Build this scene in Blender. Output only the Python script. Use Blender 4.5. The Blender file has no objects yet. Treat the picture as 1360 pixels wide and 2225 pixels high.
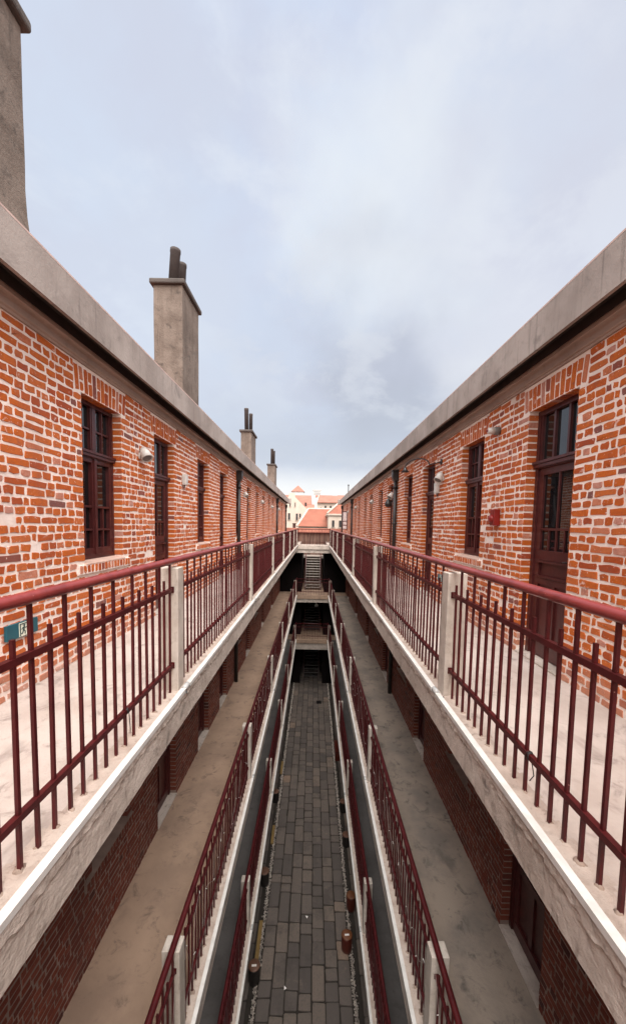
import bpy, math, random
from math import radians, sin, cos, tan, pi
from mathutils import Matrix, Vector, noise as mnoise

random.seed(11)
SC = bpy.context.scene
COL = SC.collection

# ------------------------------------------------------------------ camera
ZC = 11.65                       # eye height above the paved court
cam_d = bpy.data.cameras.new("camera")
cam = bpy.data.objects.new("camera", cam_d)
COL.objects.link(cam)
PITCH, ROLL = radians(4.0), radians(1.1)
fw = Vector((0, cos(PITCH), -sin(PITCH)))
up0 = Vector((0, sin(PITCH), cos(PITCH)))
rt0 = Vector((1, 0, 0))
rt = rt0 * cos(ROLL) + up0 * sin(ROLL)
up = up0 * cos(ROLL) - rt0 * sin(ROLL)
m = Matrix((rt, up, -fw)).transposed().to_4x4()
m.translation = Vector((0, 0, ZC))
cam.matrix_world = m
cam_d.sensor_fit = 'HORIZONTAL'
cam_d.sensor_width = 36.0
cam_d.lens = 36.0 * 830.0 / 1360.0
cam_d.shift_x = -0.00065
cam_d.shift_y = 0.0629
cam_d.clip_start = 0.05
cam_d.clip_end = 3000
SC.camera = cam

# ------------------------------------------------------------------ light
SUN_EL, SUN_AZ = radians(60), radians(168)     # azimuth clockwise from +Y
SC.view_settings.view_transform = 'Standard'
SC.view_settings.look = 'None'
SC.view_settings.exposure = 2.05
SC.view_settings.gamma = 1.0

sun_d = bpy.data.lights.new("sun", 'SUN')
sun_d.energy = 1.5
sun_d.angle = radians(60)
sun_d.color = (1.0, 0.95, 0.905)
sun = bpy.data.objects.new("sun", sun_d)
COL.objects.link(sun)
sdir = Vector((sin(SUN_AZ) * cos(SUN_EL), cos(SUN_AZ) * cos(SUN_EL), sin(SUN_EL)))
sun.rotation_euler = sdir.to_track_quat('Z', 'Y').to_euler()

world = bpy.data.worlds.new("World")
SC.world = world
world.use_nodes = True
wt = world.node_tree
wt.nodes.clear()


def N(t, kind, **kw):
    n = t.nodes.new(kind)
    for k, v in kw.items():
        setattr(n, k, v)
    return n


def MATH(t, op, a, b=None, c=None, clamp=False):
    n = t.nodes.new('ShaderNodeMath')
    n.operation = op
    n.use_clamp = clamp
    for i, v in enumerate((a, b, c)):
        if v is None:
            continue
        if isinstance(v, (int, float)):
            n.inputs[i].default_value = v
        else:
            t.links.new(v, n.inputs[i])
    return n.outputs[0]


def MIX(t, fac, a, b, blend='MIX'):
    n = t.nodes.new('ShaderNodeMix')
    n.data_type = 'RGBA'
    n.blend_type = blend
    for s, v in ((n.inputs[0], fac), (n.inputs[6], a), (n.inputs[7], b)):
        if isinstance(v, (int, float)):
            s.default_value = v
        elif isinstance(v, tuple):
            s.default_value = v if len(v) == 4 else v + (1,)
        else:
            t.links.new(v, s)
    return n.outputs[2]


def SMOOTH(t, v, a, b):
    n = t.nodes.new('ShaderNodeMapRange')
    n.interpolation_type = 'SMOOTHSTEP'
    n.inputs[1].default_value = a
    n.inputs[2].default_value = b
    t.links.new(v, n.inputs[0])
    return n.outputs[0]


def NOISE(t, vec, scale, detail=4, rough=0.55, dist=0.0):
    n = t.nodes.new('ShaderNodeTexNoise')
    n.inputs['Scale'].default_value = scale
    n.inputs['Detail'].default_value = detail
    n.inputs['Roughness'].default_value = rough
    n.inputs['Distortion'].default_value = dist
    if vec is not None:
        t.links.new(vec, n.inputs['Vector'])
    return n.outputs['Fac']


def build_world():
    t = wt
    sky = N(t, 'ShaderNodeTexSky', sky_type='NISHITA')
    sky.sun_disc = False
    sky.sun_elevation = SUN_EL
    sky.sun_rotation = SUN_AZ
    sky.air_density = 1.2
    sky.dust_density = 2.5
    tc = N(t, 'ShaderNodeTexCoord')
    d = tc.outputs['Generated']
    sep = N(t, 'ShaderNodeSeparateXYZ')
    t.links.new(d, sep.inputs[0])
    z = MATH(t, 'ADD', MATH(t, 'MAXIMUM', sep.outputs[2], 0.0), 0.35)
    px = MATH(t, 'DIVIDE', sep.outputs[0], z)
    py = MATH(t, 'DIVIDE', sep.outputs[1], z)
    cmb = N(t, 'ShaderNodeCombineXYZ')
    t.links.new(px, cmb.inputs[0])
    t.links.new(py, cmb.inputs[1])
    p = cmb.outputs[0]
    n1 = NOISE(t, p, 1.6, 6, 0.55, 0.25)
    mp = N(t, 'ShaderNodeMapping')
    mp.inputs['Location'].default_value = (4.2, 1.7, 0.6)
    t.links.new(p, mp.inputs[0])
    n2 = NOISE(t, mp.outputs[0], 3.4, 6, 0.6, 0.2)
    n3 = NOISE(t, mp.outputs[0], 0.9, 3, 0.5, 0.0)
    # a warped direction so that the banks of cloud have ragged borders
    nv = N(t, 'ShaderNodeTexNoise')
    nv.inputs['Scale'].default_value = 3.0
    nv.inputs['Detail'].default_value = 5
    t.links.new(d, nv.inputs['Vector'])
    sc_ = N(t, 'ShaderNodeVectorMath', operation='MULTIPLY_ADD')
    sc_.inputs[1].default_value = (0.6, 0.6, 0.6)
    sc_.inputs[2].default_value = (-0.3, -0.3, -0.3)
    t.links.new(nv.outputs['Color'], sc_.inputs[0])
    wd = N(t, 'ShaderNodeVectorMath', operation='ADD')
    t.links.new(d, wd.inputs[0])
    t.links.new(sc_.outputs[0], wd.inputs[1])

    def bank(az, el, r0, r1):
        v = Vector((sin(radians(az)) * cos(radians(el)), cos(radians(az)) * cos(radians(el)), sin(radians(el))))
        q = N(t, 'ShaderNodeVectorMath', operation='DISTANCE')
        q.inputs[1].default_value = v
        t.links.new(wd.outputs[0], q.inputs[0])
        return MATH(t, 'SUBTRACT', 1.0, SMOOTH(t, q.outputs['Value'], r0, r1))
    CL = 1.0
    blue = (0.66, 0.745, 0.90)
    lav = (0.635, 0.665, 0.79)
    pale = (0.80, 0.845, 0.93)
    grey = (0.49, 0.515, 0.59)
    c = MIX(t, SMOOTH(t, n1, 0.42, 0.58), lav, blue)
    c = MIX(t, MATH(t, 'MULTIPLY', SMOOTH(t, n2, 0.47, 0.64), 0.8), c, pale)
    c = MIX(t, MATH(t, 'MULTIPLY', SMOOTH(t, n3, 0.5, 0.7), 0.45), c, (0.60, 0.63, 0.74))
    c = MIX(t, MATH(t, 'MULTIPLY', bank(11, 35, 0.0, 0.30), 0.9), c, (0.86, 0.90, 0.93))
    c = MIX(t, MATH(t, 'MULTIPLY', bank(26, 22, 0.0, 0.26), 0.9), c, (0.88, 0.895, 0.92))
    c = MIX(t, MATH(t, 'MULTIPLY', bank(10, 17, 0.0, 0.36), 1.0), c, grey)
    c = MIX(t, MATH(t, 'MULTIPLY', MATH(t, 'MULTIPLY', SMOOTH(t, n2, 0.46, 0.60), bank(4, 14, 0.1, 0.6)), 0.55), c, (0.72, 0.745, 0.80))
    c = MIX(t, MATH(t, 'MULTIPLY', bank(-12, 14, 0.0, 0.40), 0.6), c, (0.60, 0.63, 0.715))
    c = MIX(t, MATH(t, 'MULTIPLY', bank(28, 13, 0.0, 0.25), 0.5), c, (0.60, 0.62, 0.69))
    c = MIX(t, MATH(t, 'MULTIPLY', bank(-28, 30, 0.1, 0.5), 0.45), c, (0.68, 0.74, 0.83))
    c = MIX(t, MATH(t, 'MULTIPLY', bank(36, 42, 0.0, 0.45), 0.6), c, (0.70, 0.71, 0.77))
    c = MIX(t, MATH(t, 'MULTIPLY', bank(-20, 24, 0.0, 0.35), 0.6), c, (0.70, 0.76, 0.86))
    band = MATH(t, 'MULTIPLY', SMOOTH(t, sep.outputs[2], 0.10, 0.19), MATH(t, 'SUBTRACT', 1.0, SMOOTH(t, MATH(t, 'ADD', sep.outputs[2], MATH(t, 'MULTIPLY', n1, 0.25)), 0.30, 0.46)))
    c = MIX(t, MATH(t, 'MULTIPLY', band, 0.6), c, (0.545, 0.585, 0.665))
    # the clear bright rim of the cloud sheet above the roofs
    rim = MATH(t, 'SUBTRACT', 1.0, SMOOTH(t, MATH(t, 'ADD', sep.outputs[2], MATH(t, 'MULTIPLY', n2, 0.05)), 0.105, 0.185))
    c = MIX(t, rim, c, (0.97, 0.975, 0.98))
    # overcast, with gain added overhead, behind and beside the view to fill the walls
    zen = SMOOTH(t, sep.outputs[2], 0.80, 0.98)
    dt = N(t, 'ShaderNodeVectorMath', operation='DOT_PRODUCT')
    dt.inputs[1].default_value = sdir
    t.links.new(d, dt.inputs[0])
    veil = SMOOTH(t, dt.outputs['Value'], 0.62, 1.0)  # mask for the gain added behind the view to fill the walls
    side = SMOOTH(t, MATH(t, 'MULTIPLY', sep.outputs[1], -1.0), -0.42, 0.12)
    gain = MATH(t, 'ADD', 1.0, MATH(t, 'ADD', MATH(t, 'MULTIPLY', zen, 1.6),
                MATH(t, 'ADD', MATH(t, 'MULTIPLY', veil, 1.0), MATH(t, 'MULTIPLY', side, 2.0))))
    K = 10.0 / (2 ** SC.view_settings.exposure)
    c = MIX(t, MATH(t, 'MULTIPLY', MATH(t, 'MAXIMUM', side, zen), 0.9), c, (0.81, 0.765, 0.725))
    vm = N(t, 'ShaderNodeVectorMath', operation='SCALE')
    t.links.new(c, vm.inputs[0])
    t.links.new(MATH(t, 'MULTIPLY', gain, K), vm.inputs['Scale'])
    col = MIX(t, 0.95, sky.outputs[0], vm.outputs[0])
    bg = N(t, 'ShaderNodeBackground')
    bg.inputs['Strength'].default_value = 0.1
    t.links.new(col, bg.inputs[0])
    out = N(t, 'ShaderNodeOutputWorld')
    t.links.new(bg.outputs[0], out.inputs[0])


build_world()

# ------------------------------------------------------------------ materials


class Mat:
    def __init__(self, name, rough=0.6, spec=0.5, metal=0.0):
        self.m = bpy.data.materials.new(name)
        self.m.use_nodes = True
        self.t = self.m.node_tree
        self.b = self.t.nodes['Principled BSDF']
        self.b.inputs['Roughness'].default_value = rough
        self.b.inputs['Specular IOR Level'].default_value = spec
        self.b.inputs['Metallic'].default_value = metal
        tc = self.t.nodes.new('ShaderNodeTexCoord')
        oi = self.t.nodes.new('ShaderNodeObjectInfo')
        ad = self.t.nodes.new('ShaderNodeVectorMath')
        ad.operation = 'MULTIPLY_ADD'
        ad.inputs[1].default_value = (1, 1, 1)
        self.t.links.new(tc.outputs['Object'], ad.inputs[0])
        cb = self.t.nodes.new('ShaderNodeCombineXYZ')
        r = MATH(self.t, 'MULTIPLY', oi.outputs['Random'], 17.0)
        for i in range(3):
            self.t.links.new(r, cb.inputs[i])
        self.t.links.new(cb.outputs[0], ad.inputs[2])
        self.v = ad.outputs[0]

    def scaled(self, s, loc=(0, 0, 0)):
        mp = self.t.nodes.new('ShaderNodeMapping')
        mp.inputs['Scale'].default_value = s
        mp.inputs['Location'].default_value = loc
        self.t.links.new(self.v, mp.inputs[0])
        return mp.outputs[0]

    def noise(self, scale, detail=4, rough=0.55, dist=0.0, vec=None):
        return NOISE(self.t, vec if vec is not None else self.v, scale, detail, rough, dist)

    def color(self, c):
        if isinstance(c, tuple):
            self.b.inputs['Base Color'].default_value = c if len(c) == 4 else c + (1,)
        else:
            self.t.links.new(c, self.b.inputs['Base Color'])

    def rough(self, v):
        self.t.links.new(v, self.b.inputs['Roughness'])

    def bump(self, h, strength=0.4, dist=0.01):
        b = self.t.nodes.new('ShaderNodeBump')
        b.inputs['Strength'].default_value = strength
        b.inputs['Distance'].default_value = dist
        self.t.links.new(h, b.inputs['Height'])
        self.t.links.new(b.outputs[0], self.b.inputs['Normal'])

    def mix(self, f, a, b, blend='MIX'):
        return MIX(self.t, f, a, b, blend)

    def ss(self, v, a, b):
        return SMOOTH(self.t, v, a, b)

    def mul(self, a, b):
        return MATH(self.t, 'MULTIPLY', a, b)


M = {}


def mk_concrete(name, base, dark, stain, s=1.0, streak=None, st_amt=0.5, bump=0.35, rough=0.85, spots=0.25):
    k = Mat(name, rough, 0.3)
    c = k.mix(k.ss(k.noise(1.7 * s, 6, 0.62), 0.38, 0.68), base, dark)
    c = k.mix(k.mul(k.ss(k.noise(5.5 * s, 6, 0.7, 0.6), 0.52, 0.74), st_amt), c, stain)
    if streak:
        n = k.noise(1.0, 5, 0.6, 0.3, k.scaled(streak))
        c = k.mix(k.mul(k.ss(n, 0.5, 0.72), 0.65), c, dark)
        n2 = k.noise(1.0, 4, 0.6, 0.2, k.scaled(tuple(x * 2.3 for x in streak), (3, 5, 1)))
        c = k.mix(k.mul(k.ss(n2, 0.56, 0.75), 0.55), c, stain)
    sp = k.noise(55 * s, 3, 0.7)
    c = k.mix(k.mul(k.ss(sp, 0.55, 0.8), spots), c, dark)
    k.color(c)
    h = MATH(k.t, 'ADD', k.noise(30, 5, 0.7), MATH(k.t, 'MULTIPLY', k.noise(6, 4, 0.6), 1.3))
    k.bump(h, bump, 0.012)
    M[name] = k.m
    return k


def mk_brick(name, tones, mort, smear=0.55):
    k = Mat(name, 0.82, 0.35)
    at = k.t.nodes.new('ShaderNodeAttribute')
    at.attribute_name = 'tone'
    rp = k.t.nodes.new('ShaderNodeValToRGB')
    e = rp.color_ramp.elements
    e[0].position, e[0].color = 0.0, tones[0] + (1,)
    e[1].position, e[1].color = 1.0, tones[-1] + (1,)
    for i, c in enumerate(tones[1:-1]):
        x = e.new((i + 1) / (len(tones) - 1))
        x.color = c + (1,)
    k.t.links.new(at.outputs['Fac'], rp.inputs[0])
    c = rp.outputs[0]
    c = k.mix(k.mul(k.ss(k.noise(38, 5, 0.7), 0.42, 0.72), 0.5), c, tones[1])
    c = k.mix(k.mul(k.ss(k.noise(14, 4, 0.65), 0.5, 0.75), 0.4), c, tones[0])
    a = k.ss(k.noise(7.5, 6, 0.7, 0.8), 0.615, 0.70)
    b = k.ss(k.noise(46, 4, 0.7, 0.4), 0.64, 0.69)
    sm = MATH(k.t, 'MAXIMUM', k.mul(a, smear), k.mul(b, 0.85))
    c = k.mix(sm, c, mort)
    # damp and soot in broad drifts, and salts creeping up from the walkway
    c = k.mix(k.mul(k.ss(k.noise(0.55, 5, 0.65, 0.4, k.scaled((1, 1, 0.6))), 0.50, 0.72), 0.35), c, tones[0])
    geo = k.t.nodes.new('ShaderNodeNewGeometry')
    sp = k.t.nodes.new('ShaderNodeSeparateXYZ')
    k.t.links.new(geo.outputs['Position'], sp.inputs[0])
    hz = MATH(k.t, 'ADD', MATH(k.t, 'SUBTRACT', sp.outputs[2], ZC - 1.42), MATH(k.t, 'MULTIPLY', k.noise(3.0, 4, 0.6), -0.5))
    salt = MATH(k.t, 'SUBTRACT', 1.0, k.ss(hz, -0.20, 0.04))
    if smear > 0.4:
        c = k.mix(k.mul(salt, 0.32), c, (0.52, 0.40, 0.335))
    k.color(c)
    k.bump(k.noise(60, 4, 0.7), 0.5, 0.006)
    M[name] = k.m


def mk_mortar(name, c0, c1):
    k = Mat(name, 0.92, 0.2)
    c = k.mix(k.ss(k.noise(4, 5, 0.6), 0.35, 0.7), c0, c1)
    c = k.mix(k.mul(k.ss(k.noise(0.55, 5, 0.65, 0.4, k.scaled((1, 1, 0.6))), 0.52, 0.74), 0.4), c, (c1[0] * .62, c1[1] * .56, c1[2] * .54))
    c = k.mix(k.mul(k.ss(k.noise(45, 4, 0.7), 0.55, 0.75), 0.3), c, (c1[0] * .7, c1[1] * .62, c1[2] * .58))
    k.color(c)
    k.bump(MATH(k.t, 'ADD', k.noise(50, 4, 0.7), k.noise(16, 4, 0.6)), 0.7, 0.008)
    M[name] = k.m


def mk_paint(name, c0, c1, rough=0.42, chips=None, spec=0.5, bump=0.1):
    k = Mat(name, rough, spec)
    c = k.mix(k.ss(k.noise(9, 4, 0.6), 0.4, 0.65), c0, c1)
    if chips:
        c = k.mix(k.ss(k.noise(34, 3, 0.7), 0.72, 0.76), c, chips)
    k.color(c)
    r = MATH(k.t, 'MULTIPLY_ADD', k.noise(20, 3, 0.6), 0.25, rough - 0.12)
    k.rough(r)
    k.bump(k.noise(40, 3, 0.6), bump, 0.004)
    M[name] = k.m


def mk_simple(name, c, rough=0.6, spec=0.5, metal=0.0, var=0.12):
    k = Mat(name, rough, spec, metal)
    d = tuple(x * (1 - var * 2) for x in c)
    k.color(k.mix(k.ss(k.noise(8, 4, 0.6), 0.35, 0.7), c, d))
    k.bump(k.noise(50, 3, 0.6), 0.08, 0.003)
    M[name] = k.m


MORT = (0.84, 0.725, 0.655)
mk_brick('brick', [(0.17, 0.075, 0.065), (0.30, 0.052, 0.016), (0.38, 0.072, 0.012), (0.50, 0.112, 0.010), (0.50, 0.130, 0.030), (0.50, 0.25, 0.19)], MORT)
mk_mortar('mortar', MORT, (0.76, 0.63, 0.56))
mk_brick('brick_dark', [(0.05, 0.018, 0.015), (0.095, 0.022, 0.014), (0.14, 0.030, 0.017), (0.18, 0.040, 0.020), (0.20, 0.055, 0.034)], (0.28, 0.20, 0.165), 0.25)  # darker brick and mortar, used on the lower storeys
mk_mortar('mortar_dark', (0.28, 0.205, 0.17), (0.20, 0.145, 0.12))
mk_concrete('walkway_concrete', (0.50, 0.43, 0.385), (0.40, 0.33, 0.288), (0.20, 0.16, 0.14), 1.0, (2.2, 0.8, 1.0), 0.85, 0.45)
mk_concrete('walkway_brown', (0.38, 0.262, 0.185), (0.29, 0.20, 0.145), (0.135, 0.098, 0.078), 0.8, (0.9, 0.7, 1.0), 0.9, 0.35, 0.85, 0.35)
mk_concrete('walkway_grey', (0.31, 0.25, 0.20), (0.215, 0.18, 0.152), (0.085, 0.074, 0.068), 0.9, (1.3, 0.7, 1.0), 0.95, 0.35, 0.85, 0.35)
mk_concrete('fascia_concrete', (0.55, 0.475, 0.415), (0.41, 0.345, 0.295), (0.15, 0.125, 0.108), 1.3, (2.0, 7.0, 1.4), 0.85, 0.9)
mk_concrete('parapet_concrete', (0.335, 0.285, 0.256), (0.235, 0.195, 0.173), (0.115, 0.095, 0.086), 0.7, (3.0, 8.0, 0.45), 0.55, 0.3)
mk_concrete('post_concrete', (0.50, 0.44, 0.385), (0.38, 0.325, 0.275), (0.22, 0.18, 0.15), 2.0, (7.0, 7.0, 1.4), 0.45, 0.35)
mk_concrete('chimney_render', (0.165, 0.130, 0.107), (0.105, 0.079, 0.063), (0.042, 0.033, 0.028), 1.5, (7.0, 7.0, 0.7), 0.8, 0.6)
mk_concrete('cap_concrete', (0.088, 0.075, 0.068), (0.062, 0.052, 0.047), (0.035, 0.03, 0.027), 1.5, None, 0.6, 0.5)
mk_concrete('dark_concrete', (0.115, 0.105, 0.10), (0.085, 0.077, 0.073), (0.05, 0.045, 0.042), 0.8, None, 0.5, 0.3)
mk_concrete('cream_render', (0.50, 0.425, 0.36), (0.45, 0.375, 0.31), (0.34, 0.28, 0.23), 0.3, (0.5, 0.5, 0.2), 0.3, 0.1)
mk_concrete('far_render', (0.50, 0.48, 0.46), (0.45, 0.43, 0.41), (0.38, 0.36, 0.34), 0.1, None, 0.3, 0.05)  # haze of distance put into the pale colour
mk_concrete('cornice_paint', (0.34, 0.25, 0.205), (0.27, 0.195, 0.158), (0.12, 0.085, 0.068), 1.0, None, 0.35, 0.08, 0.6, 0.1)
mk_concrete('edge_mortar', (0.45, 0.372, 0.318), (0.34, 0.265, 0.22), (0.19, 0.14, 0.115), 2.2, None, 0.75, 0.8)
mk_concrete('bedding_mortar', (0.30, 0.225, 0.18), (0.22, 0.16, 0.125), (0.12, 0.085, 0.07), 3.0, None, 0.6, 0.6)
mk_concrete('court_soil', (0.04, 0.033, 0.028), (0.03, 0.025, 0.02), (0.02, 0.017, 0.014), 1.0, None, 0.5, 0.4)
mk_paint('rail_paint', (0.066, 0.0070, 0.0080), (0.046, 0.0045, 0.0055), 0.46, (0.38, 0.20, 0.18), 0.28)
mk_paint('handrail_lit_paint', (0.21, 0.032, 0.029), (0.150, 0.020, 0.019), 0.34, (0.5, 0.25, 0.22), 0.5)  # same red as the other rails, with sky sheen painted in
mk_paint('joinery_paint', (0.068, 0.0135, 0.0125), (0.050, 0.0095, 0.0095), 0.38, None, 0.5)
mk_paint('white_strip', (0.60, 0.58, 0.55), (0.52, 0.50, 0.47), 0.5, (0.4, 0.36, 0.33), 0.4)
mk_simple('black_pipe', (0.020, 0.015, 0.014), 0.45)
mk_simple('pot_clay', (0.045, 0.034, 0.031), 0.8, 0.3)
mk_simple('white_plastic', (0.58, 0.55, 0.51), 0.4)
mk_simple('grey_plastic', (0.16, 0.15, 0.145), 0.5)
mk_simple('clear_plastic', (0.42, 0.42, 0.41), 0.2)
mk_simple('black_metal', (0.012, 0.010, 0.010), 0.4)
k = Mat('shade_black', 0.9, 0.08)
k.color((0.008, 0.006, 0.006))  # near black, painted shade for the far end of the court
M['shade_black'] = k.m
mk_simple('recess_shade_brown', (0.040, 0.027, 0.023), 0.8, 0.2)  # shade under the eaves put into a dark brown
mk_simple('sill_render', (0.56, 0.385, 0.315), 0.85, 0.2)
mk_simple('coping_pink', (0.55, 0.40, 0.35), 0.6, 0.3)
mk_simple('red_plastic', (0.20, 0.008, 0.006), 0.35)
mk_simple('sign_teal', (0.010, 0.088, 0.115), 0.35, 0.5, 0, 0.06)
mk_simple('sign_white', (0.74, 0.76, 0.62), 0.4, 0.5, 0, 0.03)
mk_simple('sign_dark', (0.015, 0.05, 0.05), 0.4, 0.5, 0, 0.03)
mk_simple('drum_red', (0.085, 0.012, 0.006), 0.35)
mk_simple('drum_black', (0.014, 0.011, 0.010), 0.4)
mk_simple('drum_top', (0.17, 0.060, 0.022), 0.4)
mk_simple('drum_top_brown', (0.16, 0.075, 0.045), 0.5)
mk_simple('label_white', (0.85, 0.80, 0.76), 0.5, 0.3, 0, 0.03)
mk_simple('plank_yellow', (0.27, 0.17, 0.055), 0.7)
mk_simple('wire_grey', (0.30, 0.23, 0.21), 0.6)
mk_simple('stair_steel', (0.16, 0.10, 0.09), 0.5)
mk_simple('tread_stone', (0.32, 0.275, 0.24), 0.8, 0.3)
mk_simple('window_dark', (0.035, 0.032, 0.033), 0.25)
mk_simple('pebble', (0.55, 0.48, 0.42), 0.8, 0.3, 0, 0.3)

k = Mat('glass_dark', 0.03, 0.75)
k.color((0.006, 0.006, 0.007))
k.b.inputs['IOR'].default_value = 1.55
k.bump(k.noise(2.2, 2, 0.5), 0.02, 0.05)
M['glass_dark'] = k.m

k = Mat('glass_clear', 0.02, 0.5)
k.color((0.9, 0.92, 0.93))
k.b.inputs['Alpha'].default_value = 0.35
M['glass_clear'] = k.m


def mk_tiles(name, c0, c1, c2, rowaxis=(0, 0, 1), scale=4.0):
    k = Mat(name, 0.8, 0.3)
    w = k.t.nodes.new('ShaderNodeTexWave')
    w.bands_direction = 'Z'
    w.inputs['Scale'].default_value = scale
    w.inputs['Distortion'].default_value = 0.6
    w.inputs['Detail'].default_value = 2
    k.t.links.new(k.v, w.inputs[0])
    c = k.mix(k.ss(k.noise(0.9, 5, 0.65), 0.36, 0.66), c0, c1)
    c = k.mix(k.mul(k.ss(k.noise(3.5, 6, 0.75), 0.5, 0.75), 0.5), c, c2)
    c = k.mix(k.mul(w.outputs['Fac'], 0.22), c, c2)
    k.color(c)
    k.bump(w.outputs['Fac'], 0.5, 0.03)
    M[name] = k.m


mk_tiles('roof_tile', (0.27, 0.100, 0.064), (0.22, 0.078, 0.05), (0.13, 0.047, 0.034))
mk_tiles('far_tile', (0.31, 0.135, 0.098), (0.26, 0.108, 0.078), (0.19, 0.08, 0.06), scale=2.0)  # paler tiles, distance haze painted into the colour

k = Mat('board_wall', 0.85, 0.3)
c = k.mix(k.ss(k.noise(1.0, 4, 0.6, 0.3, k.scaled((9, 9, 0.4))), 0.36, 0.66), (0.20, 0.12, 0.09), (0.07, 0.04, 0.032))
c = k.mix(k.mul(k.ss(k.noise(1.0, 3, 0.6, 0.1, k.scaled((17, 17, 0.5), (2, 2, 2))), 0.55, 0.7), 0.6), c, (0.30, 0.22, 0.175))
k.color(c)
M['board_wall'] = k.m

k = Mat('paver_stone', 0.72, 0.4)
at = k.t.nodes.new('ShaderNodeAttribute')
at.attribute_name = 'tone'
rp = k.t.nodes.new('ShaderNodeValToRGB')
e = rp.color_ramp.elements
e[0].position, e[0].color = 0, (0.075, 0.063, 0.056, 1)
e[1].position, e[1].color = 1, (0.27, 0.185, 0.13, 1)
x = e.new(0.4); x.color = (0.125, 0.102, 0.088, 1)
x = e.new(0.85); x.color = (0.175, 0.138, 0.112, 1)
k.t.links.new(at.outputs['Fac'], rp.inputs[0])
c = k.mix(k.mul(k.ss(k.noise(26, 4, 0.75), 0.45, 0.7), 0.55), rp.outputs[0], (0.085, 0.075, 0.07))
c = k.mix(k.mul(k.ss(k.noise(3.1, 5, 0.7), 0.55, 0.75), 0.45), c, (0.235, 0.175, 0.135))
c = k.mix(k.mul(k.ss(k.noise(1.1, 5, 0.7), 0.5, 0.7), 0.6), c, (0.055, 0.047, 0.042))
k.color(c)
k.bump(MATH(k.t, 'ADD', k.noise(40, 5, 0.75), k.noise(9, 4, 0.6)), 0.6, 0.012)
M['paver_stone'] = k.m

k = Mat('ground_earth', 0.9, 0.2)
k.color(k.mix(k.ss(k.noise(0.3, 5, 0.6), 0.4, 0.65), (0.13, 0.115, 0.10), (0.19, 0.165, 0.14)))
M['ground_earth'] = k.m

# ------------------------------------------------------------------ mesh helpers


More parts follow.
